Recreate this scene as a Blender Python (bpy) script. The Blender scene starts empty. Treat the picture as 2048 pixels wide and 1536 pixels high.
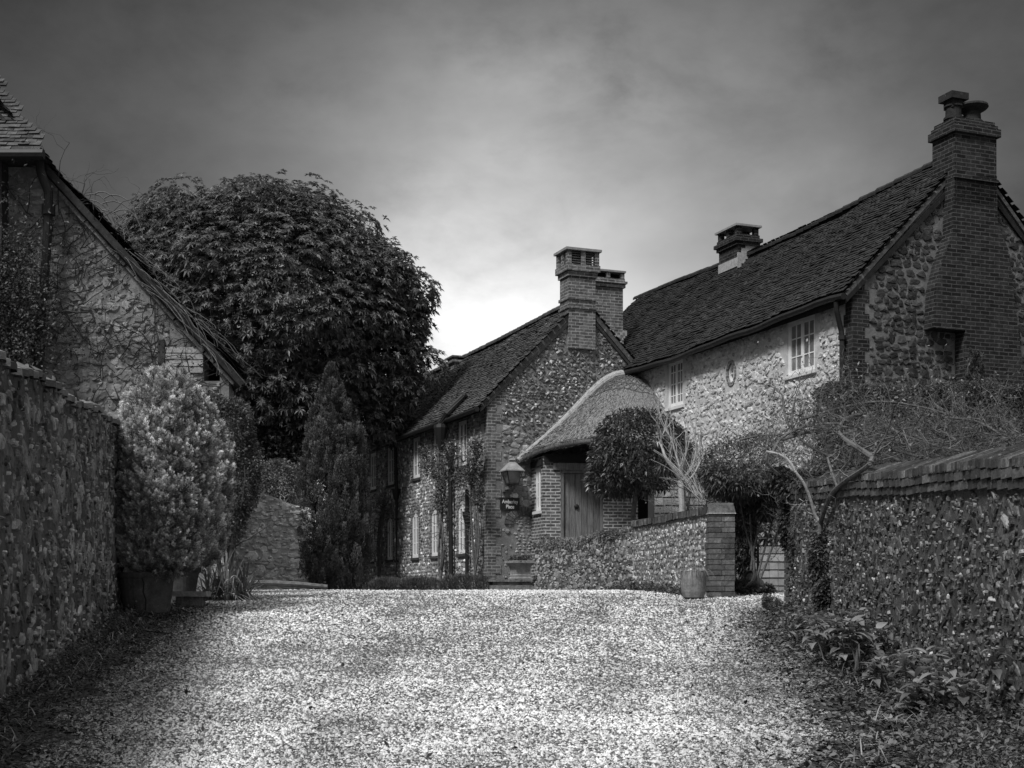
import bpy, math, random
import numpy as np
from math import radians as R
from mathutils import Vector, Matrix
SC = bpy.context.scene
C = SC.collection
rng = np.random.default_rng(7)
random.seed(7)
# ------------------------------------------------------------------ camera
F, U0, V0, EYE = 2700.0, 1024.0, 1190.0, 1.6      # focal length in photo pixels, principal column, horizon row
cam = bpy.data.cameras.new('camera'); co = bpy.data.objects.new('camera', cam); C.objects.link(co)
cam.sensor_width = 36; cam.lens = F/2048*36; cam.shift_y = (V0-768)/2048; cam.clip_end = 2000; cam.clip_start = .1
co.location = (0, 0, EYE); co.rotation_euler = (R(90), 0, 0); SC.camera = co
# ------------------------------------------------------------------ sun, sky, exposure
SUN_EL, SUN_AZ = 53.0, 216.0                        # azimuth clockwise from +Y
sd = bpy.data.lights.new('sun', 'SUN'); so = bpy.data.objects.new('sun', sd); C.objects.link(so)
sd.energy = 2.7; sd.angle = R(12); sd.color = (1, 1, 1)
a_ = R(SUN_AZ); e_ = R(SUN_EL)
to_sun = Vector((math.sin(a_)*math.cos(e_), math.cos(a_)*math.cos(e_), math.sin(e_)))
so.rotation_euler = to_sun.to_track_quat('Z', 'Y').to_euler()
SC.view_settings.view_transform = 'Standard'; SC.view_settings.look = 'None'; SC.view_settings.gamma = 1
SC.view_settings.exposure = 0.2
W = bpy.data.worlds.new('World'); SC.world = W; W.use_nodes = True
nt = W.node_tree; nt.nodes.clear()
def N(t, **k):
    n = nt.nodes.new(t)
    for a, v in k.items(): setattr(n, a, v)
    return n
def lk(a, b): nt.links.new(a, b)
def mth(op, a, b=None, c=None, clamp=False):
    n = N('ShaderNodeMath', operation=op); n.use_clamp = clamp
    for i, x in enumerate((a, b, c)):
        if x is None: continue
        if isinstance(x, (int, float)): n.inputs[i].default_value = x
        else: lk(x, n.inputs[i])
    return n.outputs[0]
def vmth(op, a, b):
    n = N('ShaderNodeVectorMath', operation=op)
    for i, x in enumerate((a, b)):
        if isinstance(x, tuple): n.inputs[i].default_value = x
        elif x is not None: lk(x, n.inputs[i])
    return n
tc = N('ShaderNodeTexCoord'); dirv = tc.outputs['Generated']
sky = N('ShaderNodeTexSky', sky_type='NISHITA'); sky.sun_disc = False
sky.sun_elevation = e_; sky.sun_rotation = a_; sky.air_density = 1; sky.dust_density = 3
bw = N('ShaderNodeRGBToBW'); lk(sky.outputs[0], bw.inputs[0])
# cloud cover: thin and bright low ahead, thick above, brightened out of view as added fill
def nz(scale, detail, sc3, rough=.55, dist=0.0):
    mp = N('ShaderNodeMapping'); mp.inputs['Scale'].default_value = sc3; lk(dirv, mp.inputs[0])
    n = N('ShaderNodeTexNoise'); n.inputs['Scale'].default_value = scale; n.inputs['Detail'].default_value = detail
    n.inputs['Roughness'].default_value = rough; n.inputs['Distortion'].default_value = dist
    lk(mp.outputs[0], n.inputs['Vector']); return n.outputs[0]
n1 = nz(2.9, 6, (1, 1, 1.9), .5, .12); n2 = nz(8, 9, (1, 1, 1.7), .6, .15)
g0 = Vector((-.025, 1, .165)).normalized()
dt = vmth('DOT_PRODUCT', dirv, tuple(g0)).outputs['Value']
ang = mth('ARCCOSINE', mth('MINIMUM', dt, .99999))
ang = mth('ADD', ang, mth('MULTIPLY', mth('SUBTRACT', n1, .5), .42))
ang = mth('ADD', ang, mth('MULTIPLY', mth('SUBTRACT', n2, .5), .12))
sx = N('ShaderNodeSeparateXYZ'); lk(dirv, sx.inputs[0])
ang = mth('SUBTRACT', ang, mth('MULTIPLY', sx.outputs[0], .17))
rp = N('ShaderNodeValToRGB'); cr = rp.color_ramp; cr.interpolation = 'B_SPLINE'
SKY = [(0, .98), (.07, .92), (.13, .66), (.19, .35), (.26, .175), (.33, .10), (.42, .07), (.52, .042), (1.0, .035)]
while len(cr.elements) < len(SKY): cr.elements.new(.5)
for el, (p, v) in zip(cr.elements, SKY): el.position = p; el.color = (v, v, v, 1)
lk(ang, rp.inputs[0]); rb = N('ShaderNodeRGBToBW'); lk(rp.outputs[0], rb.inputs[0])
cl = mth('MULTIPLY', rb.outputs[0], mth('MAXIMUM', mth('ADD', -1.25, mth('ADD', mth('MULTIPLY', n1, 2.6), mth('MULTIPLY', n2, 2.1))), .3))
up = N('ShaderNodeMapRange'); up.interpolation_type = 'SMOOTHSTEP'  # unseen zenith sky brightened as added fill light on the ground
up.inputs['From Min'].default_value = .45; up.inputs['From Max'].default_value = .85; up.inputs['To Max'].default_value = .75
lk(sx.outputs[2], up.inputs[0])
bk = N('ShaderNodeMapRange'); bk.interpolation_type = 'SMOOTHSTEP'  # the same added fill behind the camera
bk.inputs['From Min'].default_value = .3; bk.inputs['From Max'].default_value = -.9; bk.inputs['To Max'].default_value = .28
lk(sx.outputs[1], bk.inputs[0])
SKY_NORM = 1.0
tot = mth('MULTIPLY', mth('ADD', cl, mth('ADD', up.outputs[0], bk.outputs[0])), SKY_NORM)
# the physical sky's own brightness, evened out by the cloud layer
skyl = mth('POWER', mth('MAXIMUM', bw.outputs[0], .02), .15)
tot = mth('MULTIPLY', tot, skyl)
bgn = N('ShaderNodeBackground'); SKYGAIN = 6.5; bgn.inputs[1].default_value = .1
lk(mth('MULTIPLY', tot, SKYGAIN), bgn.inputs[0])
wo = N('ShaderNodeOutputWorld'); lk(bgn.outputs[0], wo.inputs[0])
W.cycles.sampling_method = 'MANUAL'; W.cycles.sample_map_resolution = 512
SC.cycles.max_bounces = 5; SC.cycles.diffuse_bounces = 3

# ================================================================== helpers
def A(*v): return np.array(v, float)
def nrm(v): return v/np.maximum(np.linalg.norm(v, axis=-1, keepdims=True), 1e-9)
def rnd(n, a=0., b=1.): return rng.uniform(a, b, n)
class G:
    """collects geometry of ONE mesh"""
    def __init__(s): s.v = []; s.f = []; s.sh = []; s.m = []; s.n = 0
    def add(s, v, f, sh=1.0, m=0):
        v = np.asarray(v, float).reshape(-1, 3); f = np.asarray(f, int)
        s.v.append(v); s.f.append(f+s.n); s.n += len(v)
        s.sh.append(np.broadcast_to(np.asarray(sh, float), (len(f),)).copy()); s.m.append(np.full(len(f), m))
        return s
    def build(s, name, mats, parent=None, smooth=False, uv=False):
        me = bpy.data.meshes.new(name); V = np.concatenate(s.v)
        cnt = np.concatenate([np.full(len(f), f.shape[1]) for f in s.f]); lp = np.concatenate([f.ravel() for f in s.f])
        me.vertices.add(len(V)); me.vertices.foreach_set('co', V.ravel())
        me.loops.add(len(lp)); me.loops.foreach_set('vertex_index', lp)
        st = np.concatenate([[0], np.cumsum(cnt)[:-1]])
        me.polygons.add(len(cnt)); me.polygons.foreach_set('loop_start', st)
        me.polygons.foreach_set('material_index', np.concatenate(s.m))
        me.update(calc_edges=True)
        me.polygons.foreach_set('use_smooth', np.full(len(cnt), smooth))
        at = me.attributes.new('shade', 'FLOAT', 'FACE'); at.data.foreach_set('value', np.concatenate(s.sh))
        if uv:
            n = np.empty(len(cnt)*3); me.polygons.foreach_get('normal', n); n = np.abs(n.reshape(-1, 3))
            ax = np.argmax(n*A(1, 1, .98), 1); axl = np.repeat(ax, cnt); P = V[lp]
            uu = np.where(axl == 0, P[:, 1], P[:, 0]); vv = np.where(axl == 2, P[:, 1], P[:, 2])
            l = me.uv_layers.new(name='UVMap'); l.data.foreach_set('uv', np.stack([uu, vv], 1).ravel())
        for m in (mats if isinstance(mats, (list, tuple)) else [mats]): me.materials.append(m)
        o = bpy.data.objects.new(name, me); C.objects.link(o)
        if parent is not None: o.parent = parent
        return o
BOXF = A(0,3,2,1, 4,5,6,7, 0,1,5,4, 1,2,6,5, 2,3,7,6, 3,0,4,7).astype(int).reshape(6, 4)
class Fr:
    """a plane: O + a*A + z*U + n*N (n outwards)"""
    def __init__(s, O, Aa, U, Nn): s.O, s.A, s.U, s.N = [np.array(x, float) for x in (O, Aa, U, Nn)]
    def p(s, a, z, n=0.):
        a, z, n = np.broadcast_arrays(np.asarray(a, float), z, n)
        return s.O+a[..., None]*s.A+z[..., None]*s.U+n[..., None]*s.N
def pbox(g, fr, a0, a1, z0, z1, n0, n1, sh=1., m=0, taper=0.):
    t = taper
    a = A(a0,a1,a1,a0, a0+t,a1-t,a1-t,a0+t); n = A(n0,n0,n1,n1, n0+t,n0+t,n1-t,n1-t); z = A(z0,z0,z0,z0,z1,z1,z1,z1)
    g.add(fr.p(a, z, n), BOXF, sh, m)
WX = Fr((0,0,0), (1,0,0), (0,0,1), (0,1,0))
def box(g, x0, x1, y0, y1, z0, z1, sh=1., m=0, taper=0.): pbox(g, WX, x0, x1, z0, z1, y0, y1, sh, m, taper)
def prism(g, fr, poly, n0, n1, sh=1., m=0):
    k = len(poly); a = A(*[p[0] for p in poly]); z = A(*[p[1] for p in poly])
    v = np.concatenate([fr.p(a, z, n0), fr.p(a, z, n1)])
    g.add(v, [[i, (i+1) % k, k+(i+1) % k, k+i] for i in range(k)], sh, m)
    g.add(v, [list(range(k))[::-1], [k+i for i in range(k)]], sh, m)
def tube(g, pts, rad, sides=6, sh=1., m=0, cap=True):
    pts = np.asarray(pts, float); n = len(pts); rad = np.broadcast_to(np.asarray(rad, float), (n,))
    T = nrm(np.gradient(pts, axis=0)); ref = A(0, 0, 1) if abs(T[0][2]) < .9 else A(1, 0, 0)
    S = nrm(np.cross(T, ref)); B = np.cross(T, S)
    th = np.arange(sides)/sides*2*np.pi
    v = pts[:, None]+rad[:, None, None]*(np.cos(th)[None, :, None]*S[:, None]+np.sin(th)[None, :, None]*B[:, None])
    i = np.arange(n-1)[:, None]*sides; j = np.arange(sides)[None]; j2 = (j+1) % sides
    f = np.stack([i+j, i+j2, i+sides+j2, i+sides+j], -1).reshape(-1, 4)
    g.add(v.reshape(-1, 3), f, sh, m)
    if cap and sides > 3: g.add(v.reshape(-1, 3), [list(range(sides))[::-1], list(range((n-1)*sides, n*sides))], sh, m)
def lathe(g, prof, c=(0, 0, 0), sides=28, sh=1., m=0, sq=0.):
    th = np.arange(sides)/sides*2*np.pi; p = np.asarray(prof, float)
    v = np.stack([p[:, 0:1]*np.cos(th), p[:, 0:1]*np.sin(th), np.repeat(p[:, 1:2], sides, 1)], -1)+A(*c)
    n = len(p); i = np.arange(n-1)[:, None]*sides; j = np.arange(sides)[None]; j2 = (j+1) % sides
    g.add(v.reshape(-1, 3), np.stack([i+j, i+j2, i+sides+j2, i+sides+j], -1).reshape(-1, 4), sh, m)
def wall_face(g, fr, L, H, holes, depth=.14, m=0):
    """front sheet with real openings and their reveals"""
    xs = sorted({0, L}|{h[0] for h in holes}|{h[1] for h in holes}); zs = sorted({0, H}|{h[2] for h in holes}|{h[3] for h in holes})
    for x0, x1 in zip(xs, xs[1:]):
        for z0, z1 in zip(zs, zs[1:]):
            if x1-x0 < 1e-5 or z1-z0 < 1e-5: continue
            cx, cz = (x0+x1)/2, (z0+z1)/2
            if any(h[0] < cx < h[1] and h[2] < cz < h[3] for h in holes): continue
            g.add(fr.p(A(x0, x1, x1, x0), A(z0, z0, z1, z1), 0), [[0, 1, 2, 3]], 1, m)
    for a0, a1, z0, z1 in holes:
        for q in (((a0, z0), (a1, z0)), ((a1, z0), (a1, z1)), ((a1, z1), (a0, z1)), ((a0, z1), (a0, z0))):
            (p, r), (s, t) = q
            g.add(fr.p(A(p, s, s, p), A(r, t, t, r), A(0, 0, -depth, -depth)), [[0, 1, 2, 3]], 1, m)
def stones(g, fr, a0, a1, z0, z1, size, keep=None, prot=.03, asp=1.5, fill=.86, sh=(.5, 1.1), bright=0., m=0, k=7, tilt=0., zfun=None, jit=.17, loose=0., patch=0.):
    """irregular stones laid in rough courses, standing proud of the mortar"""
    ca, cz, ha, hz = [], [], [], []
    z = z0
    while z < z1:
        h = size*random.uniform(.7, 1.3); a = a0-random.random()*size
        while a < a1:
            w = h*asp*random.uniform(.6, 1.45)
            ca.append(a+w/2); cz.append(z+h/2+random.uniform(-.22, .22)*h); ha.append(w/2*fill*random.uniform(.8, 1.05)); hz.append(h/2*fill*random.uniform(.75, 1.2)); a += w
        z += h
    ca, cz, ha, hz = map(np.array, (ca, cz, ha, hz))
    if loose: ca = ca+rng.normal(0, loose*size, len(ca)); cz = cz+rng.normal(0, loose*size, len(ca)); ha = ha*rnd(len(ca), .6, 1.5); hz = hz*rnd(len(ca), .6, 1.5)
    if keep is not None:
        ok = keep(ca, cz, ha, hz); ca, cz, ha, hz = ca[ok], cz[ok], ha[ok], hz[ok]
    if zfun is not None: cz = zfun(ca, cz)
    n = len(ca)
    if n == 0: return
    th = (np.arange(k)/k*2*np.pi)[None]+rnd((n, 1), 0, 6.3)+rnd((n, k), -.25, .25)
    c, s = np.cos(th), np.sin(th); r = (np.abs(c)**3+np.abs(s)**3)**(-1/3)*rnd((n, k), 1-jit, 1+jit*.6)
    X, Z = r*c*ha[:, None], r*s*hz[:, None]
    if tilt:
        t = rnd((n, 1), -tilt, tilt); X, Z = X*np.cos(t)-Z*np.sin(t), X*np.sin(t)+Z*np.cos(t)
    pr = (prot*rnd(n, .35, 1.2))[:, None]; q = rnd((n, k), .62, .86)
    o = fr.p(ca[:, None]+X, cz[:, None]+Z, -.012); i = fr.p(ca[:, None]+X*q, cz[:, None]+Z*q, pr*rnd((n, k), .6, 1.1))
    cc = fr.p(ca[:, None]+rnd((n, 1), -.1, .1)*ha[:, None], cz[:, None], pr*rnd((n, 1), .95, 1.3))
    v = np.concatenate([o, i, cc], 1); b = (np.arange(n)*(2*k+1))[:, None]; j = np.arange(k)[None]; j2 = (j+1) % k
    q4 = np.stack([b+j, b+j2, b+k+j2, b+k+j], -1).reshape(-1, 4); t3 = np.stack([b+k+j, b+k+j2, b+2*k+0*j], -1).reshape(-1, 3)
    S = rnd(n, *sh)
    if bright: S = np.where(rng.random(n) < bright, rnd(n, 1.6, 2.8), S)
    if patch: S = S*np.clip(1+patch*(np.sin(ca*1.9+cz*1.3+2)+np.sin(ca*4.1-cz*2.7)*.7+np.sin(ca*.8)*.6), .25, 2.2)
    base = g.n; g.add(v.reshape(-1, 3), q4, np.repeat(S, k), m)
    g.f.append(t3+base); g.sh.append(np.repeat(S, k)); g.m.append(np.full(len(t3), m))
def tiles(g, O, Aa, Uu, La, Lu, gauge=.1, w=.165, keep=None, sag=None, sh=(.55, 1.15), m=0, th=.016, rough=1.5):
    """plain tiles laid course over course; each tile its own little slab"""
    Aa, Uu = nrm(A(*Aa)), nrm(A(*Uu)); Nn = np.cross(Aa, Uu); Nn = Nn if Nn[2] > 0 else -Nn
    nr, nc = int(Lu/gauge), int(La/w)+1
    r, c = np.meshgrid(np.arange(nr), np.arange(nc), indexing='ij'); r = r.ravel(); c = c.ravel()
    a = c*w+(r % 2)*w/2+rnd(len(r), -.006, .006)*rough; u = r*gauge+rnd(len(r), -.008, .008)*rough
    ok = (a < La)
    if keep is not None: ok &= keep(a, u)
    a, u = a[ok], u[ok]; n = len(a)
    a1 = np.minimum(a+w-.004, La); lift = .020+np.abs(rng.normal(0, .006, n))*rough; tl = rnd(n, -.004, .004)*rough
    sg = sag(a, u) if sag is not None else 0*a
    def P(aa, uu, nn): return O+aa[:, None]*Aa+uu[:, None]*Uu+(nn+sg)[:, None]*Nn
    hl = gauge+.06
    v = np.stack([P(a, u, lift+tl), P(a1, u, lift-tl), P(a1, u+hl, 0*a), P(a, u+hl, 0*a), P(a, u, lift+tl-th), P(a1, u, lift-tl-th)], 1)
    b = (np.arange(n)*6)[:, None]
    S = rnd(n, *sh); S = np.where(rng.random(n) < .04, S*rnd(n, 1.3, 2.0), S)
    S *= 1+.22*np.sin(u*2.1+a*.7)*np.sin(a*.9+1)
    base = g.n
    g.add(v.reshape(-1, 3), b+A(0, 1, 2, 3).astype(int), S, m)
    for f in ((4, 5, 1, 0), (0, 3, 3, 4), (1, 5, 2, 2)):
        ff = b+np.array(f[:4])
        if f[0] == 4: g.f.append(ff+base); g.sh.append(S*.8); g.m.append(np.full(n, m))
    g.f.append(b+base+np.array((0, 3, 4))); g.sh.append(S); g.m.append(np.full(n, m))
    g.f.append(b+base+np.array((1, 5, 2))); g.sh.append(S); g.m.append(np.full(n, m))
def leaves(g, P, D, L, Wd, sh, m=0, droop=.0, fold=.15, face=None):
    n = len(P); D = nrm(D); r = rng.normal(size=(n, 3)) if face is None else face+rng.normal(size=(n, 3))*.4
    S = nrm(np.cross(D, r)); Nn = np.cross(S, D)
    L = np.broadcast_to(L, (n,))[:, None]; Wd = np.broadcast_to(Wd, (n,))[:, None]; z = A(0, 0, 1)
    mid = P+D*L*.45; tip = P+D*L-z*droop*L
    v = np.stack([P, mid+S*Wd/2+Nn*fold*Wd, tip, mid-z*droop*L*.15, mid-S*Wd/2+Nn*fold*Wd], 1)
    b = (np.arange(n)*5)[:, None]; sh = np.broadcast_to(sh, (n,))
    g.add(v.reshape(-1, 3), np.concatenate([b+np.array((0, 1, 2, 3)), b+np.array((0, 3, 2, 4))]), np.concatenate([sh, sh]), m)
def blade(g, p, d, L, w, arch, sh, seg=6, m=0):
    t = np.linspace(0, 1, seg+1)[:, None]; d = nrm(A(*d)); s = nrm(np.cross(d, A(0, 0, 1)))
    c = A(*p)+d*L*t-A(0, 0, 1)*arch*L*t**2.2
    ww = w*np.clip(np.minimum(1, (1-t)*2.2+.04)*(.55+.45*np.minimum(1, t*4)), .02, 1)
    v = np.concatenate([c-s*ww/2, c-A(0, 0, 1)*ww*.12, c+s*ww/2]); k = seg+1; i = np.arange(seg)[:, None]
    f = np.concatenate([i+np.array((0, k, k+1, 1)), i+np.array((k, 2*k, 2*k+1, k+1))]); g.add(v, f, sh, m)
def branch(g, p, d, L, r, depth, wander=.35, kids=3, lift=.0, sh=1., ends=None, m=0, shrink=.62, spread=.9, flat=None):
    p = np.array(p, float); d = nrm(np.array(d, float)); n = 5; pts = [p.copy()]; ds = [d.copy()]
    for i in range(n):
        d = nrm(d+rng.normal(size=3)*wander*.45+A(0, 0, lift)*.3)
        if flat is not None: d = nrm(d-flat*np.dot(d, flat)*.6)
        p = p+d*L/n; pts.append(p.copy()); ds.append(d.copy())
    tube(g, pts, np.linspace(r, r*.5, n+1), 6 if r > .02 else (4 if r > .006 else 3), sh*random.uniform(.8, 1.2), m, cap=False)
    if ends is not None: ends.append((pts[-1], ds[-1])); ends.append((pts[3], ds[3]))
    if depth > 0:
        for q in range(kids):
            i = random.randint(1, n) if q else n
            dd = nrm(ds[i]+rng.normal(size=3)*spread)
            branch(g, pts[i], dd, L*shrink*random.uniform(.7, 1.2), r*.52, depth-1, wander, kids, lift, sh, ends, m, shrink, spread, flat)
def blobpts(blobs, n, jit=.12, inner=.0, zmin=None):
    """points on the joint surface of ellipsoids -> positions, outward normals"""
    c = np.array([b[0] for b in blobs], float); r = np.array([b[1] for b in blobs], float)
    w = (r[:, 0]*r[:, 1]+r[:, 1]*r[:, 2]+r[:, 0]*r[:, 2]); k = rng.choice(len(blobs), n, p=w/w.sum())
    d = nrm(rng.normal(size=(n, 3))); s = 1-np.abs(rng.normal(0, jit, n))-inner*rng.random(n)
    p = c[k]+d*r[k]*s[:, None]; q = np.linalg.norm((p[:, None]-c[None])/r[None], axis=2); q[np.arange(n), k] = 9
    ok = q.min(1) > .86-inner*.5
    if zmin is not None: ok &= p[:, 2] > zmin
    return p[ok], nrm(d[ok]/r[k][ok])
# ------------------------------------------------------------------ materials
def newmat(name):
    global nt
    m = bpy.data.materials.new(name); m.use_nodes = True; nt = m.node_tree; nt.nodes.clear()
    bs = N('ShaderNodeBsdfPrincipled'); ou = N('ShaderNodeOutputMaterial'); lk(bs.outputs[0], ou.inputs[0]); return m, bs
def noise(vec, scale, detail=4, rough=.6, dist=0):
    n = N('ShaderNodeTexNoise'); n.inputs['Scale'].default_value = scale; n.inputs['Detail'].default_value = detail
    n.inputs['Roughness'].default_value = rough; n.inputs['Distortion'].default_value = dist
    if vec is not None: lk(vec, n.inputs['Vector'])
    return n.outputs[0]
def mr(x, a, b, c, d):
    n = N('ShaderNodeMapRange'); lk(x, n.inputs[0])
    for i, v in zip((1, 2, 3, 4), (a, b, c, d)): n.inputs[i].default_value = v
    return n.outputs[0]
def finish(bs, val, bumpv=None, bstr=.4, bdist=.02, rough=.85, spec=.3):
    cc = N('ShaderNodeCombineColor')
    for i in range(3): lk(val, cc.inputs[i])
    lk(cc.outputs[0], bs.inputs['Base Color'])
    bs.inputs['Roughness'].default_value = rough; bs.inputs['Specular IOR Level'].default_value = spec
    if bumpv is not None:
        b = N('ShaderNodeBump'); b.inputs['Strength'].default_value = bstr; b.inputs['Distance'].default_value = bdist
        lk(bumpv, b.inputs['Height']); lk(b.outputs[0], bs.inputs['Normal'])
def shade(): n = N('ShaderNodeAttribute', attribute_name='shade'); return n.outputs['Fac']
def obc(): return N('ShaderNodeTexCoord').outputs['Object']
def mat(name, lo, hi, scale=12, fine=70, rough=.85, bump=.5, bdist=.01, spec=.3, stretch=None, lich=0., trans=0.):
    m, bs = newmat(name); v = obc()
    if stretch:
        mp = N('ShaderNodeMapping'); mp.inputs['Scale'].default_value = stretch; lk(v, mp.inputs[0]); v = mp.outputs[0]
    a = noise(v, scale, 5, .65); b = noise(v, fine, 3, .6)
    c = mth('ADD', mth('MULTIPLY', a, .65), mth('MULTIPLY', b, .35))
    val = mth('MULTIPLY', mr(c, .33, .67, lo, hi), shade())
    if lich:
        l = noise(v, scale*.8, 6, .7, .5); val = mth('ADD', val, mr(l, .60, .68, 0, lich))
    finish(bs, val, c, bump, bdist, rough, spec)
    return m
def brickmat(name, c1, c2, mort, bw_=.225, rh=.075, ms=.009, bump=.6, soft=.15):
    m, bs = newmat(name); uv = N('ShaderNodeUVMap', uv_map='UVMap').outputs[0]
    wob = N('ShaderNodeVectorMath', operation='ADD'); nn = N('ShaderNodeTexNoise'); nn.inputs['Scale'].default_value = 3; lk(uv, nn.inputs['Vector'])
    sc = N('ShaderNodeVectorMath', operation='SCALE'); sc.inputs['Scale'].default_value = .022; lk(nn.outputs[1], sc.inputs[0])
    lk(uv, wob.inputs[0]); lk(sc.outputs[0], wob.inputs[1])
    b = N('ShaderNodeTexBrick'); lk(wob.outputs[0], b.inputs['Vector']); b.inputs['Scale'].default_value = 1
    b.inputs['Brick Width'].default_value = bw_; b.inputs['Row Height'].default_value = rh; b.inputs['Mortar Size'].default_value = ms
    b.inputs['Mortar Smooth'].default_value = soft; b.inputs['Bias'].default_value = -.1
    b.inputs['Color1'].default_value = (c1,)*3+(1,); b.inputs['Color2'].default_value = (c2,)*3+(1,); b.inputs['Mortar'].default_value = (mort,)*3+(1,)
    g = N('ShaderNodeRGBToBW'); lk(b.outputs[0], g.inputs[0])
    v = obc(); n_ = noise(v, 9, 6, .7); n2_ = noise(v, 60, 3, .6)
    val = mth('MULTIPLY', mth('MULTIPLY', g.outputs[0], mr(n_, .3, .7, .5, 1.5)), mth('MULTIPLY', mr(n2_, .3, .7, .7, 1.3), shade()))
    h = mth('ADD', mth('MULTIPLY', b.outputs['Fac'], -1), mth('MULTIPLY', n2_, .5))
    finish(bs, val, h, bump, .008, .9, .25); return m
M = {}
M['mortar'] = mat('lime_mortar', .14, .30, 9, 60, bump=.9, bdist=.02)
M['mortar_pale'] = mat('pale_lime_mortar', .42, .66, 7, 55, bump=.8, bdist=.02)
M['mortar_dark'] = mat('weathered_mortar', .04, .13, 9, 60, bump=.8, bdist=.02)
M['rubble'] = mat('rubble_stone', .16, .42, 8, 45, bump=.9, bdist=.015)
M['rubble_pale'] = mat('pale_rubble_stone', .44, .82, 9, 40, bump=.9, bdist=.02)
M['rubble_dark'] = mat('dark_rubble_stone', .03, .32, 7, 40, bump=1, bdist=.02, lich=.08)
M['flint'] = mat('knapped_flint', .10, .34, 14, 60, rough=.5, bump=.6, spec=.5)
M['mossy'] = mat('mossy_flint', .03, .17, 10, 55, rough=.8, bump=1, bdist=.015, lich=.22)
M['brick'] = brickmat('red_brick', .085, .19, .32)
M['brick_dark'] = brickmat('sooty_brick', .010, .036, .075)
M['brick_porch'] = brickmat('porch_brick', .07, .17, .42, ms=.013)
M['brick_cap'] = mat('coping_brick', .03, .15, 10, 60, bump=1, lich=.20)
M['tile'] = mat('clay_tile', .03, .12, 10, 70, bump=.6, lich=.10)
M['tile_dark'] = mat('dark_clay_tile', .008, .042, 10, 70, bump=.6, lich=.06)
M['tile_pale'] = mat('lichen_clay_tile', .02, .09, 10, 70, bump=.8, lich=.12)
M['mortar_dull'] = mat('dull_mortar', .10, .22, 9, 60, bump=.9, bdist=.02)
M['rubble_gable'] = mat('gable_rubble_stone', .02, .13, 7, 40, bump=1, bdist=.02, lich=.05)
M['hung'] = mat('hung_tile', .22, .36, 10, 60, bump=.5)
M['mortar_mid'] = mat('mid_lime_mortar', .28, .50, 9, 60, bump=.9, bdist=.02)
M['lead'] = mat('lead_flashing', .26, .5, 12, 60, rough=.6, bump=.3)
M['render'] = mat('verge_cement', .20, .34, 10, 60, bump=.6)
M['iron'] = mat('black_iron', .012, .03, 12, 60, rough=.55, bump=.2)
M['paint'] = mat('white_paint', .74, .86, 12, 60, rough=.55, bump=.15)
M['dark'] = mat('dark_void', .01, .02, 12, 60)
M['oak'] = mat('weathered_oak', .05, .26, 3, 30, bump=.8, bdist=.01, stretch=(14, 14, 1.2))
M['oak_dark'] = mat('dark_oak', .03, .08, 3, 30, bump=.8, stretch=(10, 10, 1.2))
M['board'] = mat('pale_board', .25, .5, 3, 30, bump=.8, stretch=(1.2, 10, 14))
M['thatch'] = mat('thatch', .07, .34, 34, 190, bump=1, bdist=.02)
M['thatch_roll'] = mat('thatch_roll', .30, .52, 60, 190, bump=1, bdist=.02)
M['clay'] = mat('terracotta_pot', .04, .12, 6, 40, bump=.5, lich=.06)
M['clay_pale'] = mat('pale_terracotta_pot', .10, .36, 6, 40, bump=.5)
M['stone'] = mat('cut_stone', .16, .40, 8, 50, bump=.7)
M['chalk'] = mat('white_stone', .6, .8, 8, 50, bump=.5)
M['bark'] = mat('bark', .05, .20, 14, 60, bump=.8)
M['bark_pale'] = mat('pale_bark', .22, .58, 14, 60, bump=.8)
M['soil'] = mat('soil', .03, .11, 14, 90, bump=1, bdist=.03)
def leafmat(name, lo, hi, rough=.5, spec=.4, trans=.25):
    m, bs = newmat(name); v = mth('MULTIPLY', mr(noise(obc(), 3, 3), .35, .65, lo, hi), shade())
    cc = N('ShaderNodeCombineColor')
    for i in range(3): lk(v, cc.inputs[i])
    lk(cc.outputs[0], bs.inputs['Base Color']); bs.inputs['Roughness'].default_value = rough; bs.inputs['Specular IOR Level'].default_value = spec
    tr = N('ShaderNodeBsdfTranslucent'); lk(cc.outputs[0], tr.inputs[0]); mx = N('ShaderNodeMixShader'); mx.inputs[0].default_value = trans
    ou = [n for n in nt.nodes if n.type == 'OUTPUT_MATERIAL'][0]
    lk(bs.outputs[0], mx.inputs[1]); lk(tr.outputs[0], mx.inputs[2]); lk(mx.outputs[0], ou.inputs[0]); return m
M['leaf'] = leafmat('broad_leaf', .05, .11)
M['leaf_tree'] = leafmat('glossy_tree_leaf', .10, .25, .5, .35, .35)
M['leaf_bay'] = leafmat('bay_leaf', .04, .09, .35, .6)
M['blade'] = leafmat('strap_leaf', .2, .45)
M['needle'] = leafmat('cypress_needle', .06, .16, .6, .3)
M['needle_pale'] = leafmat('pale_conifer_needle', .28, .62, .6, .3)
M['leaf_pale'] = leafmat('pale_leaf', .12, .28, .5, .4)
M['litter'] = leafmat('fallen_leaf', .04, .20, .8, .2, .1)
def glassmat():
    m, bs = newmat('window_glass'); n = noise(obc(), 2.5, 3)
    finish(bs, mr(n, .3, .7, .10, .34), noise(obc(), 5, 2), .15, .02, .08, .8); return m
M['glass'] = glassmat()
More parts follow.
